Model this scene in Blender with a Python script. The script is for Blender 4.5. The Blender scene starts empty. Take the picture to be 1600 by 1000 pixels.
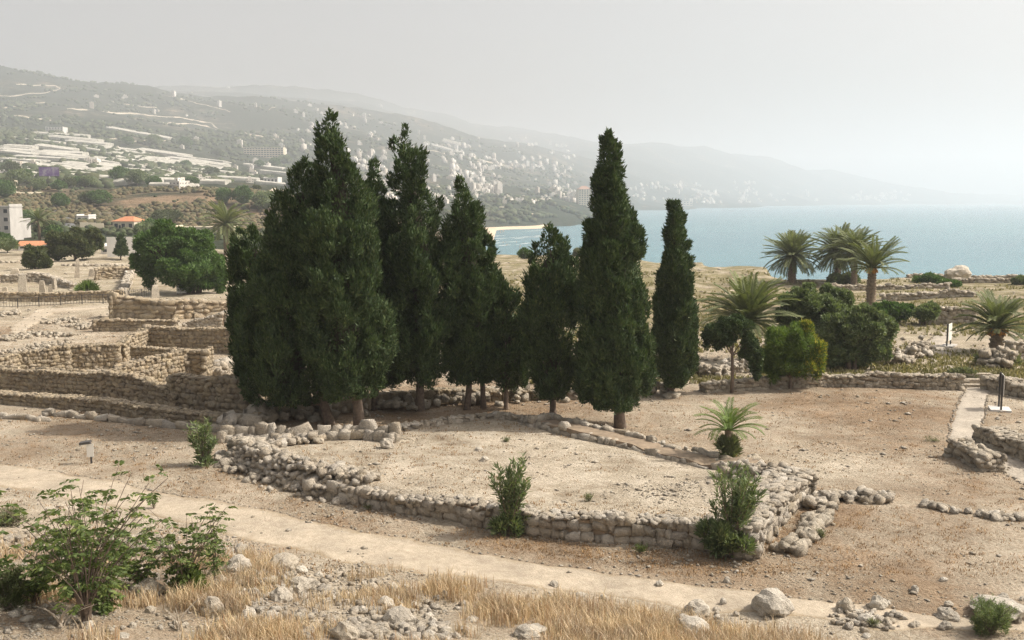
import bpy, math, random
import numpy as np
from mathutils import Matrix, Vector, Euler

# ------------------------------------------------------------------ camera, sky, sun, exposure
SC = bpy.context.scene
COL = SC.collection
CAM_H, HORIZON, FPX = 12.0, 313.0, 1600.0
PITCH = math.atan((500 - HORIZON) / FPX)
cd = bpy.data.cameras.new('camera'); cam = bpy.data.objects.new('camera', cd); COL.objects.link(cam)
cd.sensor_width = 36.0; cd.lens = 36.0 * FPX / 1600.0; cd.clip_start = 0.1; cd.clip_end = 40000
cam.location = (0, 0, CAM_H); cam.rotation_euler = (math.pi / 2 - PITCH, 0, 0)
SC.camera = cam

SUN_AZ, SUN_EL = math.radians(87), math.radians(46)      # azimuth from +Y (view direction) towards +X (right)
w = bpy.data.worlds.new('World'); SC.world = w; w.use_nodes = True
nt = w.node_tree; nt.nodes.clear()
sky = nt.nodes.new('ShaderNodeTexSky'); sky.sky_type = 'NISHITA'; sky.sun_disc = False
sky.sun_elevation = SUN_EL; sky.sun_rotation = SUN_AZ
sky.air_density = 1.0; sky.dust_density = 6.0; sky.ozone_density = 1.0; sky.altitude = 30
hs = nt.nodes.new('ShaderNodeHueSaturation'); hs.inputs['Saturation'].default_value = 0.30
bg = nt.nodes.new('ShaderNodeBackground'); bg.inputs['Strength'].default_value = 0.132
wo = nt.nodes.new('ShaderNodeOutputWorld')
nt.links.new(sky.outputs[0], hs.inputs['Color']); 
wm = nt.nodes.new('ShaderNodeMix'); wm.data_type = 'RGBA'; wm.blend_type = 'MULTIPLY'; wm.inputs[0].default_value = 1.0; wm.inputs[7].default_value = (1.08, 1.0, 0.925, 1)
nt.links.new(hs.outputs[0], wm.inputs[6]); nt.links.new(wm.outputs[2], bg.inputs['Color'])
nt.links.new(bg.outputs[0], wo.inputs['Surface'])
sl = bpy.data.lights.new('sun', 'SUN'); sl.energy = 3.9; sl.angle = math.radians(0.8); sl.color = (1.0, 0.93, 0.82)
so = bpy.data.objects.new('sun', sl); COL.objects.link(so)
sdir = Vector((math.cos(SUN_EL) * math.sin(SUN_AZ), math.cos(SUN_EL) * math.cos(SUN_AZ), math.sin(SUN_EL)))
so.rotation_euler = sdir.to_track_quat('Z', 'Y').to_euler(); so.location = (60, 40, 80)
SC.view_settings.view_transform = 'Standard'; SC.view_settings.look = 'None'
SC.view_settings.gamma = 1.0; SC.view_settings.exposure = 0.38; SC.view_settings.use_curve_mapping = False
SC.cycles.use_denoising = True; SC.cycles.denoising_prefilter = 'NONE'
SC.cycles.max_bounces = 5; SC.cycles.diffuse_bounces = 3; SC.cycles.transparent_max_bounces = 4; SC.cycles.volume_bounces = 1

# ------------------------------------------------------------------ helpers
RS = np.random.RandomState(7)
random.seed(7)

def slope(py):
    dv = (500 - py) / FPX
    return (-math.sin(PITCH) + dv * math.cos(PITCH)) / (math.cos(PITCH) + dv * math.sin(PITCH))
def ray(px, py):
    dv = (500 - py) / FPX
    return (px - 800) / FPX, math.cos(PITCH) + dv * math.sin(PITCH), -math.sin(PITCH) + dv * math.cos(PITCH)
def zat(depth, py): return CAM_H + depth * slope(py)
def xat(px, py, depth):
    r = ray(px, py); return r[0] / r[1] * depth
def U(px): return (px - 800) / FPX * math.cos(PITCH)

def _hash(ix, iy, s):
    h = (ix.astype(np.int64) * 374761393 + iy.astype(np.int64) * 668265263 + s * 1442695041) & 0x7fffffff
    h = ((h ^ (h >> 13)) * 1274126177) & 0x7fffffff
    return ((h ^ (h >> 16)) & 0xffff) / 65535.0
def vnoise(x, y, s=0):
    ix = np.floor(x); iy = np.floor(y); fx = x - ix; fy = y - iy
    fx = fx * fx * (3 - 2 * fx); fy = fy * fy * (3 - 2 * fy)
    a = _hash(ix, iy, s); b = _hash(ix + 1, iy, s); c = _hash(ix, iy + 1, s); d = _hash(ix + 1, iy + 1, s)
    return (a * (1 - fx) + b * fx) * (1 - fy) + (c * (1 - fx) + d * fx) * fy - 0.5
def fbm(x, y, o=4, s=0):
    v = 0; a = 1.0
    for i in range(o):
        v = v + a * vnoise(x * 2 ** i + 17.3 * i, y * 2 ** i - 9.1 * i, s + i); a *= 0.5
    return v
def sstep(a, b, x):
    t = np.clip((x - a) / (b - a), 0, 1); return t * t * (3 - 2 * t)

def tag(o, label=None, cat=None, group=None, kind=None):
    if label: o['label'] = label
    if cat: o['category'] = cat
    if group: o['group'] = group
    if kind: o['kind'] = kind
    elif cat: o['kind'] = 'thing'
    return o
def mesh(name, V, F, mats, smooth=False, mi=None):
    me = bpy.data.meshes.new(name)
    V = np.asarray(V, dtype=np.float32).reshape(-1, 3)
    if isinstance(F, np.ndarray):
        n, k = F.shape
        me.vertices.add(len(V)); me.vertices.foreach_set('co', V.ravel())
        me.loops.add(n * k); me.loops.foreach_set('vertex_index', F.astype(np.int32).ravel())
        me.polygons.add(n); me.polygons.foreach_set('loop_start', np.arange(0, n * k, k, dtype=np.int32))
        me.polygons.foreach_set('loop_total', np.full(n, k, dtype=np.int32))
        me.update(calc_edges=True)
    else:
        me.from_pydata([tuple(map(float, v)) for v in V], [], F); me.update()
    for m in (mats if isinstance(mats, (list, tuple)) else [mats]): me.materials.append(m)
    if mi is not None: me.polygons.foreach_set('material_index', np.asarray(mi, dtype=np.int32))
    if smooth: me.polygons.foreach_set('use_smooth', np.ones(len(me.polygons), dtype=bool))
    return me
def obj(name, me, parent=None, loc=(0, 0, 0), rot=(0, 0, 0), sc=(1, 1, 1)):
    o = bpy.data.objects.new(name, me); COL.objects.link(o)
    if parent is not None: o.parent = parent
    o.location = loc; o.rotation_euler = rot; o.scale = sc
    return o
def empty(name, loc=(0, 0, 0), rz=0.0):
    o = bpy.data.objects.new(name, None); COL.objects.link(o); o.location = loc; o.rotation_euler = (0, 0, rz)
    o.empty_display_size = 0.3
    return o

class MB:
    """collects boxes, tubes and prisms into one mesh"""
    def __init__(s): s.v = []; s.f = []
    def add(s, V, F):
        k = len(s.v); s.v += [tuple(p) for p in V]; s.f += [tuple(i + k for i in f) for f in F]; return s
    def box(s, x0, x1, y0, y1, z0, z1, m=None):
        V = [(x0, y0, z0), (x1, y0, z0), (x1, y1, z0), (x0, y1, z0), (x0, y0, z1), (x1, y0, z1), (x1, y1, z1), (x0, y1, z1)]
        if m is not None: V = [tuple(m @ Vector(p)) for p in V]
        return s.add(V, [(0, 3, 2, 1), (4, 5, 6, 7), (0, 1, 5, 4), (1, 2, 6, 5), (2, 3, 7, 6), (3, 0, 4, 7)])
    def tube(s, pts, rad, n=8, cap=True):
        pts = [Vector(p) for p in pts]; rings = []
        for i, p in enumerate(pts):
            t = (pts[min(i + 1, len(pts) - 1)] - pts[max(i - 1, 0)]).normalized()
            a = t.cross(Vector((0.31, 0.95, 0.05))).normalized(); b = t.cross(a)
            r = rad[i] if hasattr(rad, '__len__') else rad
            rings.append([p + (a * math.cos(2 * math.pi * j / n) + b * math.sin(2 * math.pi * j / n)) * r for j in range(n)])
        V = [q for r in rings for q in r]; F = []
        for i in range(len(rings) - 1):
            for j in range(n):
                F.append((i * n + j, i * n + (j + 1) % n, (i + 1) * n + (j + 1) % n, (i + 1) * n + j))
        if cap: F += [tuple(range(n))[::-1], tuple((len(rings) - 1) * n + j for j in range(n))]
        return s.add(V, F)
    def build(s, name, mat, parent=None, smooth=False, **k):
        return obj(name, mesh(name, s.v, s.f, mat, smooth), parent, **k)

# ------------------------------------------------------------------ materials
MATS = {}
def new_mat(name):
    m = bpy.data.materials.new(name); m.use_nodes = True; MATS[name] = m
    n = m.node_tree; return m, n, n.nodes['Principled BSDF'], n.nodes['Material Output']
def N(n, t, **kw):
    x = n.nodes.new(t)
    for k, v in kw.items():
        if k in x.inputs: x.inputs[k].default_value = v
        else: setattr(x, k, v)
    return x
def ramp(n, fac, stops):
    r = n.nodes.new('ShaderNodeValToRGB'); e = r.color_ramp.elements
    while len(e) < len(stops): e.new(0.5)
    for el, (p, c) in zip(e, stops): el.position = p; el.color = (*c, 1)
    n.links.new(fac, r.inputs[0]); return r.outputs[0]
def mixc(n, fac, a, b, mode='MIX'):
    m = n.nodes.new('ShaderNodeMix'); m.data_type = 'RGBA'; m.blend_type = mode
    for s, v in ((0, fac), (6, a), (7, b)):
        if isinstance(v, (int, float)): m.inputs[s].default_value = v
        elif isinstance(v, tuple): m.inputs[s].default_value = (*v, 1)
        else: n.links.new(v, m.inputs[s])
    return m.outputs[2]
def math_(n, op, a, b=0.0, clamp=False):
    m = n.nodes.new('ShaderNodeMath'); m.operation = op; m.use_clamp = clamp
    for i, v in enumerate((a, b)):
        if isinstance(v, (int, float)): m.inputs[i].default_value = v
        else: n.links.new(v, m.inputs[i])
    return m.outputs[0]
def noise(n, scale, detail=4, rough=0.55, coord='Object', out='Fac'):
    tc = n.nodes.new('ShaderNodeTexCoord') if coord != 'pos' else n.nodes.new('ShaderNodeNewGeometry')
    x = n.nodes.new('ShaderNodeTexNoise'); x.inputs['Scale'].default_value = scale
    x.inputs['Detail'].default_value = detail; x.inputs['Roughness'].default_value = rough
    n.links.new(tc.outputs['Position' if coord == 'pos' else coord], x.inputs['Vector']); return x.outputs[out]
def bump(n, h, bs, strength=0.4, dist=0.05):
    b = N(n, 'ShaderNodeBump', Strength=strength, Distance=dist); n.links.new(h, b.inputs['Height']); n.links.new(b.outputs[0], bs.inputs['Normal'])
def rnd(n):
    a = n.nodes.new('ShaderNodeObjectInfo').outputs['Random']; b = n.nodes.new('ShaderNodeNewGeometry').outputs['Random Per Island']
    return math_(n, 'FRACT', math_(n, 'ADD', a, b))

def mat_plain(name, c, rough=0.8, var=0.12, scale=3.0, metal=0.0):
    m, n, b, o = new_mat(name); b.inputs['Roughness'].default_value = rough; b.inputs['Metallic'].default_value = metal
    f = noise(n, scale, 5, 0.6)
    n.links.new(ramp(n, f, [(0.3, tuple(x * (1 - var) for x in c)), (0.7, tuple(min(1, x * (1 + var)) for x in c))]), b.inputs['Base Color'])
    return m
def mat_stone(name, cols, bscale=7.0, bstr=0.6, pale=0.5):
    m, n, b, o = new_mat(name); b.inputs['Roughness'].default_value = 0.92
    r = rnd(n)
    k = len(cols)
    base = ramp(n, r, [(i / (k - 1), c) for i, c in enumerate(cols)])
    f = noise(n, 2.3, 6, 0.65, 'pos')
    base = mixc(n, ramp(n, f, [(0.44, (0, 0, 0)), (0.66, (.65, .65, .65))]), base, (0.23, 0.20, 0.165))
    f5 = noise(n, 26, 4, 0.7, 'pos'); base = mixc(n, ramp(n, f5, [(0.5, (0, 0, 0)), (0.68, (.4, .4, .4))]), base, (0.20, 0.175, 0.14))
    f2 = noise(n, 14, 4, 0.6, 'pos')
    base = mixc(n, math_(n, 'MULTIPLY', ramp(n, f2, [(0.4, (0, 0, 0)), (0.75, (1, 1, 1))]), pale), base, (0.62, 0.56, 0.46))
    n.links.new(base, b.inputs['Base Color'])
    bump(n, noise(n, bscale, 7, 0.75, 'pos'), b, 1.0, 0.16)
    return m
STONE = mat_stone('limestone', [(0.38, 0.31, 0.22), (0.50, 0.43, 0.33), (0.33, 0.28, 0.21), (0.56, 0.50, 0.40), (0.43, 0.36, 0.26)])
STONE_P = mat_stone('pale_limestone', [(0.46, 0.39, 0.30), (0.58, 0.52, 0.43), (0.36, 0.29, 0.20), (0.64, 0.59, 0.51), (0.50, 0.42, 0.31), (0.40, 0.36, 0.31)])
STONE_W = mat_stone('ruin_limestone', [(0.36, 0.28, 0.18), (0.46, 0.37, 0.25), (0.30, 0.24, 0.16), (0.50, 0.41, 0.27), (0.41, 0.31, 0.19)], pale=.25)
BOULD = mat_stone('boulder_limestone', [(0.58, 0.52, 0.43), (0.70, 0.65, 0.56), (0.52, 0.45, 0.35), (0.66, 0.60, 0.50)])
EARTH = mat_plain('wall_earth', (0.26, 0.20, 0.14), 0.95, 0.3, 2.5)

def mat_leaf(name, cols, trans=0.25, rough=0.55, tint=(1.2, 1.3, 0.6)):
    m, n, b, o = new_mat(name); b.inputs['Roughness'].default_value = rough
    r = n.nodes.new('ShaderNodeNewGeometry').outputs['Random Per Island']
    c = ramp(n, r, [(i / (len(cols) - 1), x) for i, x in enumerate(cols)])
    f = noise(n, 0.9, 3, 0.6, 'pos')
    c = mixc(n, ramp(n, f, [(0.35, (0, 0, 0)), (0.65, (1, 1, 1))]), c, mixc(n, 1.0, c, (1.35, 1.3, 1.1), 'MULTIPLY'))
    n.links.new(c, b.inputs['Base Color'])
    if 'Specular IOR Level' in b.inputs: b.inputs['Specular IOR Level'].default_value = 0.25
    t = n.nodes.new('ShaderNodeBsdfTranslucent'); n.links.new(mixc(n, 1.0, c, tint, 'MULTIPLY'), t.inputs[0])
    mx = n.nodes.new('ShaderNodeMixShader'); mx.inputs[0].default_value = trans
    n.links.new(b.outputs[0], mx.inputs[1]); n.links.new(t.outputs[0], mx.inputs[2]); n.links.new(mx.outputs[0], o.inputs[0])
    return m
CYP = mat_leaf('cypress_foliage', [(0.034, 0.060, 0.027), (0.062, 0.098, 0.042), (0.046, 0.076, 0.033), (0.105, 0.140, 0.062)], 0.15)
BROAD = mat_leaf('carob_foliage', [(0.05, 0.10, 0.03), (0.085, 0.15, 0.045), (0.065, 0.12, 0.035), (0.11, 0.18, 0.06)])
OLIVE = mat_leaf('olive_green_foliage', [(0.055, 0.075, 0.035), (0.09, 0.11, 0.05), (0.07, 0.09, 0.04), (0.11, 0.12, 0.06)])
PINE = mat_leaf('pine_foliage', [(0.065, 0.12, 0.03), (0.12, 0.185, 0.045), (0.09, 0.145, 0.036), (0.18, 0.235, 0.055)])
PINEY = mat_leaf('yellow_pine_tips', [(0.32, 0.30, 0.05), (0.42, 0.37, 0.07), (0.28, 0.28, 0.05)])
PALM = mat_leaf('palm_foliage', [(0.10, 0.125, 0.065), (0.155, 0.18, 0.095), (0.125, 0.15, 0.08), (0.20, 0.215, 0.125)], 0.25, .75)
PALMY = mat_leaf('young_palm_foliage', [(0.10, 0.16, 0.05), (0.14, 0.20, 0.06), (0.12, 0.18, 0.055)], 0.25)
OLEA = mat_leaf('oleander_foliage', [(0.09, 0.13, 0.062), (0.155, 0.20, 0.105), (0.12, 0.16, 0.08), (0.22, 0.255, 0.15)])
SAPL = mat_leaf('sapling_foliage', [(0.055, 0.085, 0.03), (0.10, 0.14, 0.045), (0.075, 0.11, 0.036), (0.16, 0.20, 0.06)])
GREYB = mat_leaf('grey_green_foliage', [(0.13, 0.15, 0.10), (0.18, 0.19, 0.12), (0.15, 0.17, 0.11)])
DRY = mat_leaf('dry_grass_straw', [(0.42, 0.33, 0.22), (0.56, 0.47, 0.34), (0.31, 0.22, 0.14), (0.64, 0.56, 0.44), (0.45, 0.36, 0.25), (0.27, 0.24, 0.16), (0.36, 0.22, 0.13)], 0.3, 0.7, (1.05, .95, .85))
DRYR = mat_leaf('dry_russet_weed', [(0.26, 0.17, 0.09), (0.34, 0.24, 0.14), (0.22, 0.14, 0.08), (0.30, 0.20, 0.11)], 0.2, 0.8, (1, .9, .8))
SHADE_CORE = mat_plain('crown_core_shade', (.055, .05, .032), .95, .3, 3)  # dark colour of the solid crown cores, painted as the shade inside the foliage
STRAWG = mat_leaf('olive_straw_grass', [(.17, .16, .08), (.26, .23, .13), (.12, .125, .06), (.34, .29, .18)], .2, .8)
BARK = mat_plain('bark', (0.17, 0.13, 0.10), 0.95, 0.4, 6)
BARKP = mat_plain('palm_bark', (0.20, 0.15, 0.10), 0.95, 0.45, 5)
DEADW = mat_plain('dead_wood', (0.50, 0.44, 0.36), 0.9, 0.25, 6)
DATES = mat_plain('dates', (0.55, 0.27, 0.05), 0.6, 0.3, 20)
WHITE = mat_plain('white_paint', (0.64, 0.62, 0.58), 0.7, 0.08, 0.5)
CREAM = mat_plain('cream_render', (0.62, 0.55, 0.42), 0.85, 0.1, 0.3)
CONC = mat_plain('grey_concrete', (0.45, 0.43, 0.40), 0.9, 0.12, 0.4)
TILE = mat_plain('red_roof_tiles', (0.52, 0.22, 0.11), 0.85, 0.2, 2.0)
GLASS = mat_plain('dark_window', (0.05, 0.06, 0.07), 0.25, 0.2, 1.0)
METAL = mat_plain('dark_metal', (0.07, 0.065, 0.06), 0.6, 0.2, 5)
ASPH = mat_plain('asphalt', (0.12, 0.12, 0.12), 0.95, 0.15, 0.5)
BOARD = mat_plain('sign_board', (0.74, 0.72, 0.66), 0.6, 0.04, 3)
GRNH = mat_plain('greenhouse_sheeting', (0.47, 0.45, 0.39), 0.6, 0.3, 0.2)
SKIN = mat_plain('skin', (0.45, 0.28, 0.19), 0.7, 0.05)
ROADD = mat_plain('pale_earth_cut', (0.50, 0.43, 0.33), 0.95, 0.2, 0.02)

def mat_facade():
    m, n, b, o = new_mat('far_facade'); b.inputs['Roughness'].default_value = 0.85
    r = n.nodes.new('ShaderNodeObjectInfo').outputs['Random']; g = n.nodes.new('ShaderNodeNewGeometry').outputs['Random Per Island']
    rr = math_(n, 'FRACT', math_(n, 'ADD', r, g))
    c = ramp(n, rr, [(0, (0.60, 0.55, 0.47)), (0.35, (0.70, 0.67, 0.62)), (0.6, (0.48, 0.42, 0.34)), (0.85, (0.64, 0.60, 0.53)), (1, (0.42, 0.38, 0.33))])
    tc = n.nodes.new('ShaderNodeTexCoord'); sp = n.nodes.new('ShaderNodeSeparateXYZ'); n.links.new(tc.outputs['Object'], sp.inputs[0])
    fz = math_(n, 'FRACT', math_(n, 'DIVIDE', sp.outputs[2], 3.1)); fx = math_(n, 'FRACT', math_(n, 'DIVIDE', math_(n, 'ADD', sp.outputs[0], sp.outputs[1]), 3.6))
    a = math_(n, 'MULTIPLY', math_(n, 'GREATER_THAN', fz, 0.38), math_(n, 'LESS_THAN', fz, 0.82))
    d = math_(n, 'MULTIPLY', math_(n, 'GREATER_THAN', fx, 0.34), math_(n, 'LESS_THAN', fx, 0.72))
    n.links.new(mixc(n, math_(n, 'MULTIPLY', a, d), c, (0.16, 0.15, 0.14)), b.inputs['Base Color']); return m
FACADE = mat_facade()

def mat_ground():
    m, n, b, o = new_mat('dry_soil'); b.inputs['Roughness'].default_value = 0.97
    if 'Specular IOR Level' in b.inputs: b.inputs['Specular IOR Level'].default_value = 0.15
    f = noise(n, 0.11, 7, 0.62, 'pos'); f2 = noise(n, 0.9, 6, 0.65, 'pos'); f3 = noise(n, 9, 5, 0.7, 'pos'); f4 = noise(n, 0.035, 3, 0.5, 'pos')
    sand = ramp(n, f2, [(0.3, (0.40, 0.34, 0.255)), (0.5, (0.53, 0.465, 0.365)), (0.7, (0.64, 0.58, 0.475))])
    brown = ramp(n, f2, [(0.3, (0.21, 0.145, 0.09)), (0.55, (0.32, 0.235, 0.155)), (0.75, (0.42, 0.325, 0.225))])
    at = n.nodes.new('ShaderNodeAttribute'); at.attribute_name = 'brown'
    k = math_(n, 'ADD', math_(n, 'MULTIPLY', math_(n, 'SUBTRACT', f, 0.5), 3.2), math_(n, 'MULTIPLY', at.outputs['Fac'], 1.3))
    k = math_(n, 'ADD', k, math_(n, 'MULTIPLY', math_(n, 'SUBTRACT', f2, 0.5), 2.6)); k = math_(n, 'SUBTRACT', k, 0.10, True)
    c = mixc(n, k, sand, brown)
    at2 = n.nodes.new('ShaderNodeAttribute'); at2.attribute_name = 'green'
    gcol = ramp(n, f3, [(0.35, (0.17, 0.16, 0.075)), (0.65, (0.30, 0.26, 0.14))])
    kg = math_(n, 'MULTIPLY', at2.outputs['Fac'], ramp(n, noise(n, 0.35, 5, 0.6, 'pos'), [(0.34, (0, 0, 0)), (0.54, (1, 1, 1))]))
    c = mixc(n, kg, c, gcol)
    c = mixc(n, ramp(n, f3, [(0.45, (0, 0, 0)), (0.62, (0.8, 0.8, 0.8))]), c, mixc(n, 1.0, c, (0.62, 0.57, 0.52), 'MULTIPLY'))
    f6 = noise(n, 0.32, 9, 0.7, 'pos'); c = mixc(n, 1.0, c, ramp(n, f6, [(.30, (.68, .65, .62)), (.52, (1, 1, 1)), (.70, (1.24, 1.24, 1.26))]), 'MULTIPLY')
    sp = noise(n, 30, 3, 0.6, 'pos')
    c = mixc(n, ramp(n, sp, [(0.62, (0, 0, 0)), (0.72, (0.6, 0.6, 0.6))]), c, (0.66, 0.58, 0.46))
    n.links.new(c, b.inputs['Base Color'])
    bump(n, math_(n, 'ADD', f3, math_(n, 'MULTIPLY', f2, 1.5)), b, 0.9, 0.16)
    return m
GROUND = mat_ground()
def mat_path(name, c, soil=(0.36, 0.285, 0.19)):
    m, n, b, o = new_mat(name); b.inputs['Roughness'].default_value = 0.97
    f = noise(n, 0.5, 6, 0.6, 'pos'); f2 = noise(n, 12, 5, 0.7, 'pos')
    x = ramp(n, f, [(0.3, tuple(v * 0.76 for v in c)), (0.7, tuple(v * 1.16 for v in c))]); x = mixc(n, 1.0, x, ramp(n, noise(n, 3.2, 6, .7, 'pos'), [(.35, (.82, .80, .78)), (.6, (1.08, 1.08, 1.08))]), 'MULTIPLY')
    x = mixc(n, ramp(n, f2, [(0.45, (0, 0, 0)), (0.8, (0.6, 0.6, 0.6))]), x, tuple(v * 0.66 for v in c))
    at = n.nodes.new('ShaderNodeAttribute'); at.attribute_name = 'edge'
    k = math_(n, 'ADD', at.outputs['Fac'], math_(n, 'MULTIPLY', math_(n, 'SUBTRACT', noise(n, 1.4, 6, .7, 'pos'), .5), 1.5))
    x = mixc(n, ramp(n, k, [(0.45, (0, 0, 0)), (0.85, (1, 1, 1))]), x, mixc(n, ramp(n, f2, [(.4, (0, 0, 0)), (.7, (1, 1, 1))]), soil, tuple(v * .66 for v in soil)))
    n.links.new(x, b.inputs['Base Color']); bump(n, f2, b, 0.6, 0.08); return m
PATH = mat_path('trodden_path', (0.47, 0.40, 0.305))
PATHG = mat_path('grey_path', (0.44, 0.39, 0.32))

def mat_hills():
    m, n, b, o = new_mat('hill_scrub'); b.inputs['Roughness'].default_value = 1.0
    if 'Specular IOR Level' in b.inputs: b.inputs['Specular IOR Level'].default_value = 0.05
    f = noise(n, 0.0035, 8, 0.65, 'pos'); f2 = noise(n, 0.022, 7, 0.7, 'pos'); f3 = noise(n, 0.12, 5, 0.7, 'pos')
    scrub = ramp(n, f3, [(0.3, (0.020, 0.028, 0.018)), (0.6, (0.045, 0.054, 0.032)), (0.8, (0.10, 0.092, 0.06))])
    soil = ramp(n, f2, [(0.3, (0.16, 0.12, 0.08)), (0.7, (0.30, 0.24, 0.17))])
    k = math_(n, 'ADD', math_(n, 'MULTIPLY', f, 0.6), math_(n, 'MULTIPLY', f2, 0.55))
    c = mixc(n, ramp(n, k, [(0.62, (0, 0, 0)), (0.76, (1, 1, 1))]), scrub, soil)
    at = n.nodes.new('ShaderNodeAttribute'); at.attribute_name = 'brown'
    k2 = math_(n, 'MULTIPLY', at.outputs['Fac'], ramp(n, f2, [(0.38, (0, 0, 0)), (0.6, (1, 1, 1))]))
    c = mixc(n, k2, c, ramp(n, f3, [(0.3, (0.17, 0.12, 0.075)), (0.7, (0.30, 0.22, 0.145))]))
    g = n.nodes.new('ShaderNodeNewGeometry'); sp = n.nodes.new('ShaderNodeSeparateXYZ'); n.links.new(g.outputs['Position'], sp.inputs[0])
    low = math_(n, 'MULTIPLY', math_(n, 'LESS_THAN', sp.outputs[2], -19.2), math_(n, 'LESS_THAN', sp.outputs[1], 1330.0))
    c = mixc(n, low, c, (0.62, 0.50, 0.36))
    n.links.new(c, b.inputs['Base Color']); bump(n, f3, b, 0.8, 4.0); return m
HILLS = mat_hills()
def mat_sea():
    m, n, b, o = new_mat('sea_water'); b.inputs['Roughness'].default_value = 0.22; b.inputs['IOR'].default_value = 1.33
    if 'Specular IOR Level' in b.inputs: b.inputs['Specular IOR Level'].default_value = 0.4
    f = noise(n, 0.0022, 5, 0.6, 'pos')
    n.links.new(ramp(n, f, [(0.3, (0.045, 0.15, 0.195)), (0.7, (0.085, 0.215, 0.25))]), b.inputs['Base Color'])
    tc = n.nodes.new('ShaderNodeNewGeometry'); mp = N(n, 'ShaderNodeMapping'); mp.inputs['Scale'].default_value = (0.05, 0.16, 1)
    n.links.new(tc.outputs['Position'], mp.inputs[0]); x = N(n, 'ShaderNodeTexNoise', Scale=1.0, Detail=7.0, Roughness=0.65)
    n.links.new(mp.outputs[0], x.inputs['Vector']); bump(n, x.outputs[0], b, 0.9, 1.6); return m
SEA = mat_sea()
FOAM = mat_plain('surf_foam', (0.80, 0.80, 0.78), 0.8, 0.05, 0.2)

# ------------------------------------------------------------------ terrain
def near_xy(px, py, z=0.0):
    r = ray(px, py); t = (z - CAM_H) / r[2]; return np.array((r[0] * t, r[1] * t))

FRONT = [near_xy(*p) for p in ((345, 718), (420, 757), (480, 775), (560, 790), (680, 812), (800, 832), (900, 845), (1000, 852), (1100, 860), (1178, 872))]
RIGHT = [near_xy(*p) for p in ((1178, 872), (1225, 822), (1270, 776))]
BACK = [near_xy(*p) for p in ((1270, 776), (1200, 728), (1110, 733), (1000, 703), (850, 670), (780, 655), (620, 675), (500, 692), (430, 702))]
POLY = np.array(FRONT + RIGHT[1:] + BACK[1:])
def inpoly(x, y, P):
    c = np.zeros(x.shape, bool); j = len(P) - 1
    for i in range(len(P)):
        a, b = P[i], P[j]
        with np.errstate(divide='ignore', invalid='ignore'):
            t = ((a[1] > y) != (b[1] > y)) & (x < (b[0] - a[0]) * (y - a[1]) / (b[1] - a[1] + 1e-12) + a[0])
        c ^= t; j = i
    return c
def dline(x, y, P):
    d = np.full(x.shape, 1e9)
    for a, b in zip(P[:-1], P[1:]):
        ab = b - a; t = np.clip(((x - a[0]) * ab[0] + (y - a[1]) * ab[1]) / (ab @ ab), 0, 1)
        d = np.minimum(d, np.hypot(x - a[0] - t * ab[0], y - a[1] - t * ab[1]))
    return d
MA, MBp = near_xy(0, 762), near_xy(1120, 945)
MD = (MBp - MA) / np.linalg.norm(MBp - MA); MN = np.array((MD[1], -MD[0]))
if MN[1] > 0: MN = -MN

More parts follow.
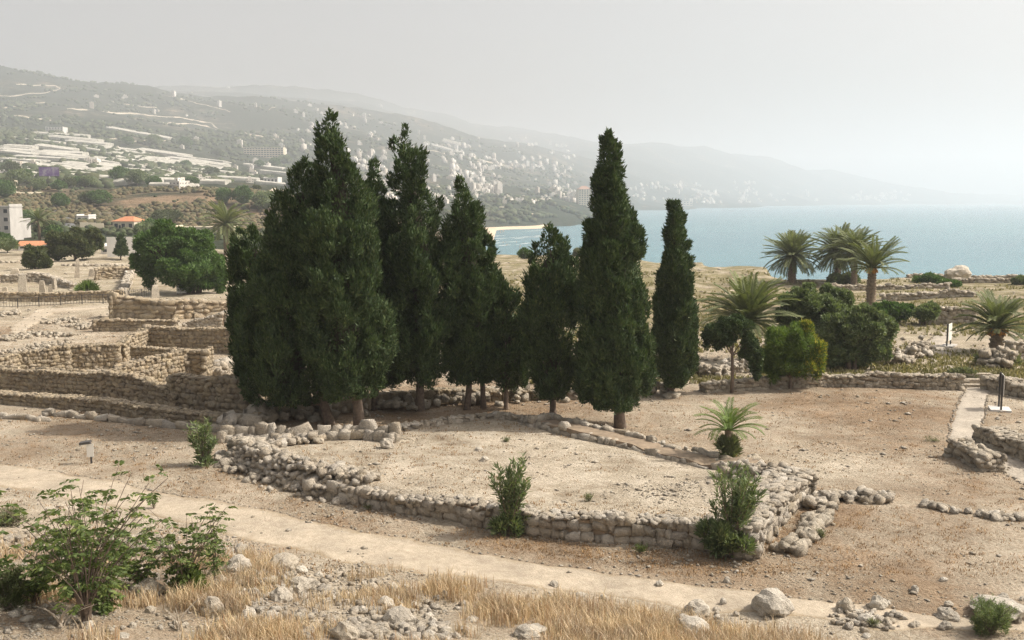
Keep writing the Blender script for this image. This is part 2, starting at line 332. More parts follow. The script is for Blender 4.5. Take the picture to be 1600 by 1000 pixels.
def Y_(d, y): return (d, zat(d, y))
def edge(d): return [(d - 3, 0.0), (d + 1.5, -3), (d + 10, -14), (d + 22, -27)]
COLS = {
 -700: [(230, 0), (430, 3), Y_(560, 305), Y_(700, 270), Y_(1000, 245), Y_(1500, 210), Y_(2100, 190), Y_(2600, 150), Y_(3500, 70), Y_(4500, 90), Y_(7500, 150), (14000, 100)],
 0: [(230, 0), (430, 0), Y_(560, 316), Y_(700, 283), Y_(1000, 262), Y_(1500, 228), Y_(2100, 205), Y_(2600, 178), Y_(3000, 148), Y_(3500, 104), Y_(4200, 118), Y_(7500, 165), (14000, 100)],
 60: [(230, 0), (430, 0), Y_(545, 325), Y_(680, 287), Y_(1000, 266), Y_(1500, 232), Y_(2100, 208), Y_(2650, 182), Y_(3100, 149), Y_(3550, 112), Y_(4200, 120), Y_(7500, 160), (14000, 100)],
 150: [(230, 0), (430, 0), Y_(520, 338), Y_(620, 300), Y_(720, 288), Y_(1000, 270), Y_(1500, 238), Y_(2100, 212), Y_(2700, 187), Y_(3200, 152), Y_(3600, 123), Y_(4400, 140), Y_(7500, 152), (14000, 100)],
 230: [(230, 0), (440, 0), Y_(510, 342), Y_(610, 296), Y_(720, 290), Y_(1000, 276), Y_(1500, 248), Y_(2100, 220), Y_(2700, 196), Y_(3250, 160), Y_(3700, 132), Y_(4500, 146), Y_(7500, 144), (14000, 100)],
 320: [(230, 0), (440, -1), Y_(500, 346), Y_(600, 294), Y_(720, 291), Y_(1000, 281), Y_(1500, 259), Y_(2100, 233), Y_(2700, 207), Y_(3300, 172), Y_(3850, 147), Y_(4600, 158), Y_(7500, 134), (14000, 100)],
 420: [(230, 0), (440, -2), Y_(520, 350), Y_(620, 297), Y_(720, 296), Y_(1100, 284), Y_(1600, 266), Y_(2300, 238), Y_(3000, 203), Y_(4000, 150), Y_(5000, 160), Y_(7500, 134), (14000, 100)],
 560: [(230, 0), (300, -4), Y_(520, 356), Y_(650, 318), Y_(1000, 302), Y_(1600, 284), Y_(2500, 252), Y_(3500, 205), Y_(4300, 171), Y_(5200, 180), Y_(7500, 149), (14000, 60)],
 640: [(232, 0), (300, -6), Y_(600, 350), Y_(900, 322), Y_(1300, 305), Y_(1800, 290), Y_(2700, 256), Y_(3800, 212), Y_(4600, 188), Y_(5400, 196), Y_(7800, 172), (14000, 40)],
 700: [(233, 0), (300, -10), (600, -14), Y_(900, 335), Y_(1300, 315), Y_(1800, 298), Y_(2800, 264), Y_(4000, 227), Y_(4800, 205), Y_(5600, 212), Y_(7800, 183), (14000, 40)],
 740: [(232, 0), (262, -12), (330, -20.5), (1200, -20.3), Y_(1330, 326), Y_(1700, 310), Y_(2300, 291), Y_(3000, 267), Y_(4200, 232), Y_(5000, 216), Y_(6000, 222), Y_(8000, 193), (14000, 30)],
 765: edge(233) + [(800, -25), (850, -21.3), (1180, -20.6), Y_(1320, 331), Y_(1600, 316), Y_(2200, 299), Y_(3000, 274), Y_(4300, 237), Y_(5200, 221), Y_(6200, 228), Y_(8000, 197), (14000, 30)],
 800: edge(232) + [(1195, -25), (1225, -21.2), Y_(1300, 338), Y_(1500, 320), Y_(2200, 303), Y_(3000, 281), Y_(4400, 242), Y_(5400, 228), Y_(6400, 234), Y_(8200, 203), (14000, 20)],
 870: edge(229) + [(1320, -25), (1360, -19), Y_(1450, 338), Y_(1700, 320), Y_(2400, 307), Y_(3200, 287), Y_(4600, 252), Y_(5600, 240), Y_(6600, 245), Y_(8200, 212), (14000, 20)],
 915: edge(226) + [(1450, -26), (1480, -19), Y_(1600, 338), Y_(2000, 322), Y_(2600, 311), Y_(3400, 293), Y_(4900, 262), Y_(6000, 246), Y_(8200, 221), (14000, 10)],
 945: edge(224) + [(2400, -26), (2500, -20), Y_(2800, 320), Y_(3600, 300), Y_(5000, 270), Y_(6200, 252), Y_(8200, 224), (14000, 10)],
 1000: edge(221) + [(3450, -26), (3560, -20), Y_(4000, 318), Y_(5000, 298), Y_(6500, 262), Y_(8200, 222), Y_(9000, 230), (14000, 10)],
 1100: edge(209) + [(4500, -26), (4650, -20), Y_(5200, 315), Y_(6500, 292), Y_(8000, 252), Y_(9000, 228), Y_(10000, 236), (14000, 10)],
 1200: edge(186) + [(6200, -26), (6350, -20), Y_(7000, 314), Y_(8500, 277), Y_(9800, 244), (14000, 10)],
 1290: edge(164) + [(7500, -26), (7650, -20), Y_(8300, 311), Y_(9500, 287), Y_(10500, 265), (14000, 0)],
 1400: edge(163) + [(8800, -26), (8950, -20), Y_(9700, 310), Y_(10900, 289), (14000, 0)],
 1520: edge(165) + [(9900, -26), (10050, -20), Y_(10800, 312), Y_(11800, 301), (14000, 0)],
 1620: edge(165) + [(10700, -26), (10900, -20), Y_(11600, 313), Y_(12500, 307), (14000, 0)],
 2100: edge(160) + [(12800, -26), (13000, -22), (14000, 20)],
}
CPX = sorted(COLS); CU = np.array([U(p) for p in CPX])
CD = [np.array([a for a, b in COLS[p]], float) for p in CPX]; CZ = [np.array([b for a, b in COLS[p]], float) for p in CPX]
PX_MAIN = None

def Z(x, y):
    x = np.atleast_1d(np.asarray(x, float)); y = np.atleast_1d(np.asarray(y, float))
    sh = x.shape; x = x.ravel(); y = y.ravel()
    d = np.maximum(y, 5.0); u = x / d
    # coarse relief from the control sections
    uu = np.clip(u, CU[0] + 1e-6, CU[-1] - 1e-6); k = np.searchsorted(CU, uu) - 1
    z = np.zeros_like(x)
    far = d > 150
    if far.any():
        tab = np.stack([np.interp(d[far], CD[i], CZ[i]) for i in range(len(CPX))])
        kk = k[far]; t = (uu[far] - CU[kk]) / (CU[kk + 1] - CU[kk]); ar = np.arange(len(kk))
        zz = tab[kk, ar] * (1 - t) + tab[kk + 1, ar] * t
        amp = np.clip((d[far] - 260) / 900, 0, 1) * np.clip((zz + 21) / 25, 0, 1)
        amp = amp * np.clip(d[far] * 0.0105, 3, 42)
        zz = zz + amp * fbm(x[far] / 420, d[far] / 420, 6, 3) * 1.2 + np.clip((d[far] - 420) / 100, 0, 1) * np.clip((zz + 15) / 15, 0, 1) * 4.0 * fbm(x[far] / 38, d[far] / 38, 3, 9)
        z[far] = zz
    near = d < 320
    if near.any():
        xn, yn = x[near], y[near]
        h = 0.16 * fbm(xn / 9, yn / 9, 4, 1) + 0.05 * fbm(xn / 1.3, yn / 1.3, 2, 5)
        h = h + sstep(75, 130, yn) * 1.0 * fbm(xn / 16, yn / 16, 4, 12)
        m = (xn - MA[0]) * MN[0] + (yn - MA[1]) * MN[1]           # metres on the camera's side of the path
        mm = np.clip(m - 0.4, 0, 60)
        h = h * np.where(m > -7, 1.0, 1.0) + 0.19 * mm * mm / (mm + 2.0) + sstep(0.5, 4, mm) * 0.35 * fbm(xn / 2.6, yn / 2.6, 3, 21)
        ins = inpoly(xn, yn, POLY)
        if ins.any():
            df = dline(xn[ins], yn[ins], FRONT + RIGHT[1:]); db = dline(xn[ins], yn[ins], BACK)
            s = df / (df + db + 1e-6)
            fl = 0.68 * (1 - s) ** 0.8 + 0.10
            h[ins] = h[ins] * 0.5 + fl * sstep(0.15, 0.7, np.minimum(df, db + 0.3))
        z[near] += h * np.clip((320 - yn) / 60, 0, 1)
    return z.reshape(sh)
US = np.linspace(-0.70, 0.70, 480)
DS1 = [8.0]
while DS1[-1] < 262: DS1.append(DS1[-1] + max(0.28, DS1[-1] * 0.0065 if DS1[-1] > 50 else 0))
DS2 = [DS1[-1]]
while DS2[-1] < 14000: DS2.append(DS2[-1] * 1.0145)
DSA = np.array(DS1 + DS2[1:]); ZG = Z(US[None, :] * DSA[:, None], np.repeat(DSA[:, None], len(US), 1))
def Z(x, y):
    """height of the terrain mesh itself (bilinear between its vertices)"""
    x = np.atleast_1d(np.asarray(x, float)); y = np.clip(np.atleast_1d(np.asarray(y, float)), 8.0, DSA[-1] - 1e-3)
    fu = np.clip((x / y - US[0]) / (US[1] - US[0]), 0, len(US) - 1.001); i = fu.astype(int); fu = fu - i
    j = np.clip(np.searchsorted(DSA, y, side='right') - 1, 0, len(DSA) - 2); fd = (y - DSA[j]) / (DSA[j + 1] - DSA[j])
    return (ZG[j, i] * (1 - fu) + ZG[j, i + 1] * fu) * (1 - fd) + (ZG[j + 1, i] * (1 - fu) + ZG[j + 1, i + 1] * fu) * fd
def gz(x, y): return float(Z(x, y)[0])
def P(px, py):
    """point of the terrain seen at a photograph pixel"""
    r = ray(px, py)
    t = np.concatenate([np.linspace(12, 120, 240), np.geomspace(120, 15000, 900)])
    zz = Z(r[0] / r[1] * t, t); below = (CAM_H + r[2] / r[1] * t) <= zz
    i = int(np.argmax(below)) if below.any() else len(t) - 1
    lo, hi = t[max(i - 1, 0)], t[i]
    for _ in range(12):
        md = 0.5 * (lo + hi)
        if CAM_H + r[2] / r[1] * md <= gz(r[0] / r[1] * md, md): hi = md
        else: lo = md
    return Vector((r[0] / r[1] * hi, hi, gz(r[0] / r[1] * hi, hi)))

BROWN = [(1330, 640, 9, .8), (1150, 635, 6, .6), (1480, 640, 5, .5), (250, 690, 8, .55), (120, 680, 8, .5), (480, 810, 5, .6), (900, 870, 5, .7), (1130, 880, 3, 1.0), (1010, 868, 4, .8),
         (1380, 900, 4, .6), (1250, 660, 6, .5), (600, 735, 3, .5), (690, 745, 2.5, .5), (1500, 770, 6, .45), (1280, 800, 2.2, 1.0), (1240, 850, 2.5, .9), (330, 755, 4, .6), (960, 660, 5, .3), (600, 640, 12, .7), (800, 630, 10, .7), (300, 930, 5, .3), (1200, 700, 4, .3),
         (1120, 470, 14, .7), (950, 470, 20, .7), (1500, 460, 20, .3), (60, 520, 8, .5), (170, 540, 5, .6)]
BW = [(near_xy(a, b), r, s) for a, b, r, s in BROWN]
def grid_mesh(name, us, ds, mat):
    Ug, Dg = np.meshgrid(us, ds); X = Ug * Dg; Zz = Z(X, Dg)
    V = np.stack([X, Dg, Zz], -1).reshape(-1, 3); nc, nr = len(us), len(ds)
    i = np.arange((nr - 1) * nc).reshape(nr - 1, nc)[:, :-1].ravel()
    F = np.stack([i, i + 1, i + nc + 1, i + nc], -1)
    me = mesh(name, V, F, mat, True)
    br = np.zeros(len(V)); gr = np.zeros(len(V))
    if ds[0] < 100:
        x, y = V[:, 0], V[:, 1]
        for c, r, s in BW: br = np.maximum(br, s * np.exp(-(((x - c[0]) ** 2 + ((y - c[1]) * 0.8) ** 2) / (r * r))))
        inp = inpoly(x, y, POLY); br[inp] = br[inp] * 0.7 - 0.62
        m = (x - MA[0]) * MN[0] + (y - MA[1]) * MN[1]; br = br + 0.12 * sstep(0, 4, m) - .3 * np.exp(-((m - .5) / 1.6) ** 2)
        gr = sstep(80, 105, y) * sstep(-25, -5, x) * 0.95 + 0.35 * sstep(90, 130, y) * sstep(0, -30, x)
    else:
        y = V[:, 1]; br = np.clip(1 - np.abs(y - 560) / 160, 0, 1) * 1.5
    for nm, a in (('brown', br), ('green', gr)):
        at = me.attributes.new(nm, 'FLOAT', 'POINT'); at.data.foreach_set('value', a.astype(np.float32))
    return tag(obj(name, me), kind='structure')
grid_mesh('ground', US, np.array(DS1), GROUND)
grid_mesh('hills', US, np.array(DS2), HILLS)
tag(obj('sea', mesh('sea', [(-9800, 150, -22), (9800, 150, -22), (9800, 14800, -22), (-9800, 14800, -22)], [(0, 1, 2, 3)], SEA)), kind='structure')

def ribbon(name, left, right, mat, n=90, m=7, lift=0.035, jit=0.25, kind='structure'):
    L = np.array([P(*p)[:2] for p in left]); R = np.array([P(*p)[:2] for p in right])
    def rs(A):
        s = np.r_[0, np.cumsum(np.linalg.norm(np.diff(A, axis=0), axis=1))]; q = np.linspace(0, s[-1], n)
        return np.stack([np.interp(q, s, A[:, 0]), np.interp(q, s, A[:, 1])], -1)
    L, R = rs(L), rs(R); k = np.r_[0, np.cumsum(np.linalg.norm(np.diff(L, axis=0), axis=1))] * .55
    e = (R - L); w_ = np.linalg.norm(e, axis=1, keepdims=True); e = e / w_
    L = L + e * (jit * 2 * fbm(k, k * 0, 3, 31))[:, None]; R = R + e * (jit * 2 * fbm(k, k * 0 + 9, 3, 32))[:, None]
    V = []
    for j in range(m):
        t = j / (m - 1); p = L * (1 - t) + R * t
        V.append(np.c_[p, Z(p[:, 0], p[:, 1]) + (lift if 0 < j < m - 1 else -lift * 1.5)])
    V = np.stack(V, 1).reshape(-1, 3)
    i = np.arange((n - 1) * m).reshape(n - 1, m)[:, :-1].ravel()
    F = np.stack([i, i + 1, i + m + 1, i + m], -1)
    me = mesh(name, V, F, mat, True)
    if me.polygons[0].normal.z < 0: me.flip_normals()
    e_ = np.tile(np.abs(np.linspace(-1, 1, m)) ** 2.2, n) * (1.0 if mat is PATH else .55); at_ = me.attributes.new('edge', 'FLOAT', 'POINT'); at_.data.foreach_set('value', e_.astype(np.float32))
    return tag(obj(name, me), kind=kind), L, R
path1, P1L, P1R = ribbon('path', [(-120, 705), (0, 724), (140, 746), (250, 766), (400, 791), (560, 824), (700, 852), (850, 880), (1000, 902), (1150, 921), (1300, 942), (1450, 958), (1700, 975)],
       [(-120, 740), (0, 764), (120, 784), (250, 810), (400, 847), (540, 880), (650, 898), (850, 920), (1050, 948), (1200, 966), (1400, 984), (1700, 998)], PATH, 300, 15, 0.02, 0.30)
path2, P2L, P2R = ribbon('path', [(1508, 606), (1490, 650), (1480, 684), (1502, 702), (1560, 735), (1660, 792)], [(1547, 606), (1539, 650), (1532, 678), (1566, 697), (1610, 724), (1700, 770)], PATHG, 160, 11, 0.02, 0.08)
path3, P3L, P3R = ribbon('path', [(1478, 511), (1442, 540), (1452, 566), (1500, 588)], [(1503, 511), (1475, 540), (1496, 563), (1540, 586)], PATHG, 90, 9, 0.03, 0.1)
ribbon('path', [(10, 520), (22, 505), (60, 482), (180, 475)], [(40, 522), (62, 505), (85, 490), (180, 482)], PATH, 90, 9, 0.04, 0.3)

# ------------------------------------------------------------------ stones and walls
def stone_mesh(seed, rnd_=0.42, mat=STONE, nz=0.075):
    r = np.random.RandomState(seed); g = [-0.5, 0, 0.5]; V = []; idx = {}; F = []
    def vid(p):
        k = tuple(np.round(p, 3))
        if k not in idx:
            q = np.array(p, float); l = np.linalg.norm(q); q = q * (1 - rnd_) + q / l * 0.56 * rnd_ * 1.25
            idx[k] = len(V); V.append(q + r.uniform(-nz, nz, 3))
        return idx[k]
    for ax in range(3):
        for s in (-0.5, 0.5):
            for a in range(2):
                for b in range(2):
                    c = []
                    for (i, j) in ((a, b), (a + 1, b), (a + 1, b + 1), (a, b + 1)):
                        p = [0, 0, 0]; p[ax] = s; p[(ax + 1) % 3] = g[i]; p[(ax + 2) % 3] = g[j]; c.append(vid(p))
                    F.append(tuple(c) if s > 0 else tuple(c[::-1]))
    return np.array(V), np.array(F)
POOL = [stone_mesh(s, 0.08 + 0.26 * (s % 4) / 3, STONE, 0.135) for s in range(18)]
POOLM = {}
def pool_mesh(k, mat):
    key = (k, mat.name)
    if key not in POOLM:
        POOLM[key] = mesh('stone', POOL[k][0], POOL[k][1], mat, False)
    return POOLM[key]
def rotm(r): return np.array(Euler(r).to_matrix())
def join_stones(name, items, mat, parent=None):
    Vs = []; Fs = []; k = 0
    for (loc, rot, sc, v) in items:
        V, F = POOL[v]; Vs.append((V * np.array(sc)) @ rotm(rot).T + np.array(loc)); Fs.append(F + k); k += len(V)
    return obj(name, mesh(name, np.concatenate(Vs), np.concatenate(Fs), mat, False), parent)
STONE_TOTAL = [0]
def place_stones(items, mat, root, cap, name='stone', minpx=7.0):
    """largest ones as parts of their own, the rest joined into one part"""
    org = np.array(root.location)
    app = [max(s[2]) * 1600 / max(8, math.hypot(s[0][0], s[0][1])) for s in items]
    order = sorted(range(len(items)), key=lambda i: -app[i]); rest = []
    for n_, i in enumerate(order):
        loc, rot, sc, v = items[i]; l = tuple(np.array(loc) - org)
        if n_ < cap and app[i] >= minpx:
            obj(name, pool_mesh(v, mat), root, l, rot, sc); STONE_TOTAL[0] += 1
        else: rest.append((l, rot, sc, v))
    if rest: tag(join_stones('small_' + name + 's', rest, mat, root), kind='stuff')

def resample(pts, step):
    A = np.array(pts, float); s = np.r_[0, np.cumsum(np.linalg.norm(np.diff(A, axis=0), axis=1))]
    n = max(2, int(s[-1] / step) + 1); q = np.linspace(0, s[-1], n)
    return np.stack([np.interp(q, s, A[:, 0]), np.interp(q, s, A[:, 1])], -1), q, s[-1]
def wall(name, label, cat, pts, height, thick=0.6, ch=0.3, sl_=0.45, mat=STONE_W, cap=220, faces=(1, -1), group=None, rough=0.12, seed=1, zb=None, ends=True, toprub=True, core=True, sink=0.08, minpx=7.0, tidy=1.0):
    """dry stone wall along world points; height: number or list per point; faces +1 = right of travel, -1 = left"""
    r = np.random.RandomState(seed + 100)
    if mat is STONE_W: tidy = .5; height = [h_ * 1.12 for h_ in height] if hasattr(height, '__len__') else height * 1.12; rough = min(rough, .05); sl_ = ch * 1.25 if ch < .3 else sl_
    A = np.array(pts, float)
    S = np.r_[0, np.cumsum(np.linalg.norm(np.diff(A, axis=0), axis=1))]; L = S[-1]
    H = np.array([height] * len(A) if not hasattr(height, '__len__') else height, float)
    def at(s):
        x = np.interp(s, S, A[:, 0]); y = np.interp(s, S, A[:, 1]); k = min(max(np.searchsorted(S, s) - 1, 0), len(A) - 2)
        d = (A[k + 1] - A[k]) / max(1e-6, S[k + 1] - S[k]); return np.array((x, y)), d, np.interp(s, S, H)
    mid, _, _ = at(L / 2)
    zbase = (lambda x, y: gz(x, y)) if zb is None else (lambda x, y: zb)
    root = tag(empty(name, (mid[0], mid[1], zbase(*mid))), label, cat, group)
    O = np.array(root.location)
    hv = lambda s: 1 + rough * 2.2 * float(fbm(np.array([s / 1.3]), np.array([seed * 3.7]), 3, seed)[0])
    if core:
        n = max(2, int(L / 0.5) + 1); V = []; F = []
        for i, s in enumerate(np.linspace(0, L, n)):
            p, d, h = at(s); nn = np.array((d[1], -d[0])); zz = zbase(*p); th = max(0.05, thick / 2 - 0.10); top = max(0.05, h * hv(s) - 0.10)
            for sd, tz in ((1, -0.25), (1, top), (-1, top), (-1, -0.25)): V.append((p[0] + nn[0] * th * sd - O[0], p[1] + nn[1] * th * sd - O[1], zz + tz - O[2]))
            if i: b = 4 * (i - 1); F += [(b + j, b + 4 + j, b + 4 + (j + 1) % 4, b + (j + 1) % 4) for j in range(3)]
        F += [(0, 1, 2, 3), tuple(4 * (n - 1) + j for j in (3, 2, 1, 0))]
        obj('core', mesh('core', V, F, EARTH), root)
    items = []
    hm = H.max() * 1.25
    for f in faces:
        z = -sink; first = True
        while z < hm:
            c = ch * r.uniform(0.75, 1.3) * (1.15 if first else 1.0); first = False; s = -r.uniform(0, sl_ * 0.5)
            while s < L:
                l = sl_ * r.uniform(0.55, 1.5) * (1.35 if r.rand() < 0.1 else 1); sc_ = min(max(s + l / 2, 0), L); p, d, h = at(sc_); nn = np.array((d[1], -d[0]))
                ht = h * hv(sc_)
                if z + c * 0.6 < ht:
                    dp = min(thick * 0.6, max(0.22, c * r.uniform(0.8, 1.2)))
                    off = (thick / 2 - dp * 0.42) * f + r.uniform(-0.06, 0.05)
                    q = p + nn * off; vj = r.uniform(-.22, .22) * c * tidy; items.append(((q[0], q[1], zbase(*p) + z + c / 2 + vj), (r.uniform(-.25, .25), r.uniform(-.28, .28), math.atan2(d[1], d[0]) + r.uniform(-.2, .2)),
                                                    (l * r.uniform(.92, 1.06), dp, c * r.uniform(0.88, 1.25)), r.randint(len(POOL))))
                s += l
            z += c
    if toprub:
        s = 0.0
        while s < L:
            p, d, h = at(s); nn = np.array((d[1], -d[0])); a = -thick / 2 + 0.08
            while a < thick / 2 - 0.02:
                e = sl_ * r.uniform(0.45, 0.85); q = p + nn * (a + r.uniform(0, 0.1)) + d * r.uniform(-.15, .15)
                items.append(((q[0], q[1], zbase(*p) + h * hv(s) - e * (.12 + .12 * (tidy < 1)) + r.uniform(-.03, .03) * tidy), (r.uniform(-.25, .25) * tidy, r.uniform(-.25, .25) * tidy, r.uniform(0, 3.1)), (e * 1.2, e * r.uniform(.7, 1.0), e * r.uniform(0.4, 0.6)), r.randint(len(POOL))))
                a += e * 0.8
            s += sl_ * r.uniform(0.5, 0.8)
    if ends:
        for s in (0.04, L - 0.04):
            p, d, h = at(s); nn = np.array((d[1], -d[0])); z = -sink
            while z + ch * .5 < h * hv(s):
                c = ch * r.uniform(.8, 1.25); a = -thick / 2 + 0.12
                while a < thick / 2 - 0.05:
                    e = min(thick * .6, sl_ * r.uniform(.6, 1.1)); q = p + nn * (a + e / 2 - .06)
                    items.append(((q[0], q[1], zbase(*p) + z + c / 2), (0, 0, math.atan2(d[1], d[0]) + r.uniform(-.1, .1)), (0.36, e * 1.1, c * 1.1), r.randint(len(POOL)))); a += e
                z += c
    place_stones(items, mat, root, cap, minpx=minpx)
    return root
def heap(name, label, cat, pts, width, height, n, size, mat=STONE, cap=200, group=None, seed=3, minpx=7.0):
    """rubble heaped along a line of world points"""
    r = np.random.RandomState(seed + 500); A = np.array(pts, float)
    S = np.r_[0, np.cumsum(np.linalg.norm(np.diff(A, axis=0), axis=1))]
    mid = A.mean(0); root = tag(empty(name, (mid[0], mid[1], gz(*mid))), label, cat, group); items = []
    for i in range(n):
        s = r.uniform(0, S[-1]); x = np.interp(s, S, A[:, 0]); y = np.interp(s, S, A[:, 1]); k = min(max(np.searchsorted(S, s) - 1, 0), len(A) - 2)
        d = (A[k + 1] - A[k]) / max(1e-6, S[k + 1] - S[k]); a = np.clip(r.normal(0, 0.42), -1.1, 1.1); nn = np.array((d[1], -d[0]))
        p = np.array((x, y)) + nn * a * width / 2; top = height * max(0, 1 - a * a) * (0.75 + 0.5 * r.rand()); e = size * r.uniform(0.5, 1.45)
        items.append(((p[0], p[1], gz(*p) + top * r.uniform(0.25, 1) + e * 0.12), tuple(r.uniform(-.5, .5, 2)) + (r.uniform(0, 3.1),), (e, e * r.uniform(.65, 1), e * r.uniform(.5, .8)), r.randint(len(POOL))))
    place_stones(items, mat, root, cap, minpx=minpx); return root
def W(*pp): return [near_xy(a, b) for a, b in pp]

# --- the enclosure in the middle
def inset(pts, d):
    A = np.array(pts); T = np.gradient(A, axis=0); T /= np.linalg.norm(T, axis=1, keepdims=True); return A + np.stack([-T[:, 1], T[:, 0]], -1) * d
zf = lambda h: h
wall('enclosure_front_wall', 'long front wall of rounded stones along the raised enclosure beside the path', 'stone wall', inset(FRONT[2:], 0.5), [0.5, 0.55, 0.62, 0.74, 0.8, 0.85, 0.88, 0.92], 0.85, 0.30, 0.38, STONE_P, 300, (1,), seed=11, rough=0.16, zb=0.02, minpx=8)
wall('enclosure_right_wall', 'thick right side wall of squared slabs closing the enclosure', 'stone wall', inset(RIGHT, 0.85), [1.0, 1.05, 1.1], 1.6, 0.27, 0.50, STONE_P, 260, (1,), seed=12, rough=0.06, zb=0.02)
heap('rubble_heap', 'pale rubble spread over the left corner of the enclosure wall', 'rubble', [FRONT[0] + (0.2, .6), FRONT[1] + (0.3, .8), FRONT[2] + (0.6, .8), FRONT[3] + (.3, .8)], 2.4, 0.30, 560, 0.28, STONE_P, 300, seed=13)
wall('stone_row', 'curved row of large rounded stones below the big cypresses', 'stone row', W((350, 690), (400, 692), (480, 694), (560, 694), (618, 700)), 0.55, 0.6, 0.55, 0.62, STONE_P, 80, (1, -1), seed=14, toprub=False, core=False)
heap('stone_row', 'low row of white cobbles running left from the enclosure floor to the rubble', 'stone row', W((360, 722), (430, 708), (500, 700)), 0.9, 0.3, 60, 0.4, STONE_P, 80, seed=15)
wall('stone_row', 'thin row of small stones at the foot of the tree trunks', 'stone row', W((610, 680), (690, 664), (780, 656), (850, 664)), 0.3, 0.5, 0.3, 0.4, STONE_P, 120, (1,), seed=16, toprub=True, core=False)
wall('enclosure_back_wall', 'low earth-filled back wall of the enclosure running from cypress to young palm', 'stone wall', W((848, 668), (900, 684), (1000, 703), (1115, 735), (1180, 745)), [0.45, .5, .45, .45, .5], 1.5, 0.35, 0.5, STONE_P, 200, (1, -1), seed=17, toprub=False)
heap('stone_scatter', 'small pale stones strewn on the earth top of the back wall', 'rubble', W((880, 668), (1000, 694), (1110, 722), (1180, 735)), 1.7, 0.35, 120, 0.22, STONE_P, 60, seed=18)
heap('stone_scatter', 'pale stones capping the far right corner of the enclosure', 'rubble', [RIGHT[2] + (-3.4, 1.6), RIGHT[2] + (-1.0, .7)], 1.6, 0.55, 110, 0.28, STONE_P, 80, seed=19)

# --- foundations right of the enclosure
heap('low_foundation', 'weathered grey foundation slab crumbling beside the right enclosure wall', 'foundation', W((1232, 862), (1262, 838), (1285, 808)), 1.0, 0.22, 90, 0.34, STONE, 80, seed=21)
heap('low_foundation', 'low line of stones stretching right from the enclosure corner', 'foundation', W((1262, 795), (1310, 782), (1390, 783)), 0.9, 0.25, 80, 0.34, STONE_P, 80, seed=22)
heap('low_foundation', 'broken string of half-buried stones across the sandy open ground', 'foundation', W((1440, 790), (1485, 803), (1560, 812), (1600, 818)), 0.8, 0.08, 44, 0.28, STONE_P, 44, seed=23)
wall('wall_stub', 'short crumbling wall stub at the bend of the grey path', 'wall stub', W((1500, 714), (1552, 738)), [0.75, 0.6], 1.0, 0.24, 0.42, STONE, 120, (1, -1), seed=24)
wall('ruined_wall', 'dark rubble wall leaving the picture right of the grey path', 'stone wall', W((1540, 688), (1580, 706), (1660, 740)), [0.7, .8, .9], 1.2, 0.24, 0.45, STONE, 160, (1, -1), seed=25)
wall('terrace_wall', 'long low terrace wall behind the open ground, under the shrubs', 'stone wall', W((1100, 612), (1180, 607), (1290, 602), (1400, 604), (1500, 606)), [.5, .7, .75, .85, .85], 0.8, 0.3, 0.42, STONE, 260, (1,), seed=26)
wall('terrace_wall', 'rubble wall right of the steps, behind the taller notice board', 'stone wall', W((1548, 606), (1600, 618), (1680, 632)), [.9, .8, .8], 1.2, 0.3, 0.5, STONE, 120, (1,), seed=27)
heap('rubble_heap', 'mound of rubble in front of the stocky palm at right', 'rubble', W((1535, 572), (1580, 578)), 2.5, 1.1, 90, 0.5, STONE, 90, seed=28)
heap('rubble_heap', 'bank of pale rubble below the dark topiary tree', 'rubble', W((1095, 590), (1150, 580), (1200, 575)), 3.0, 0.7, 150, 0.38, STONE_P, 120, seed=29)
heap('rubble_heap', 'bank of rubble right of the round shrubs by the upper path', 'rubble', W((1385, 572), (1430, 560), (1445, 548)), 2.4, 0.9, 130, 0.36, STONE_P, 100, seed=30)
wall('ruined_wall', 'far wall at the head of the upper path', 'stone wall', W((1440, 506), (1520, 507)), 1.6, 0.8, 0.4, 0.6, STONE, 120, (1,), seed=31)
wall('ruined_wall', 'wall behind the stocky palm at the right edge', 'stone wall', W((1575, 562), (1660, 560)), 1.3, 0.7, 0.3, 0.5, STONE_P, 80, (1,), seed=32)
for i, (a, b, h) in enumerate((((1380, 462), (1520, 464), .8), ((1300, 447), (1480, 449), .6), ((1490, 441), (1640, 443), .6), ((1420, 434), (1640, 436), .5))):
    wall('terrace_wall', ['nearest', 'second', 'third', 'farthest'][i] + ' low terrace wall across the grassy strip before the sea', 'stone wall', W(a, b), h, 0.8, 0.35, 0.8, STONE, 40, (1,), seed=33 + i, rough=.25, minpx=6)
for i in range(3):
    st = MB(); p0 = near_xy(1528, 603 - i * 4); z0 = gz(*p0)
    st.box(-0.95, 0.95, -0.22, 0.28, -0.3, 0.18 + 0.17 * i)
    b = st.build('stone_step', STONE_P, None, loc=(p0[0], p0[1] + 0.1 * i, z0), rot=(0, 0, -0.05)); tag(b, ['lowest', 'middle', 'topmost'][i] + ' pale stone step at the head of the grey path', 'step')
heap('rubble_heap', 'dark tumbled stones in the shade behind the cypress trunks', 'rubble', W((400, 655), (600, 640), (800, 625), (1050, 612)), 3.2, 0.6, 260, 0.42, STONE, 120, seed=40)
wall('ruined_wall', 'shaded wall behind the cypress trunks', 'stone wall', W((405, 656), (560, 640), (700, 628), (880, 622)), [.9, .8, .7, .5], 0.7, 0.28, 0.45, STONE_W, 160, (1,), seed=41)

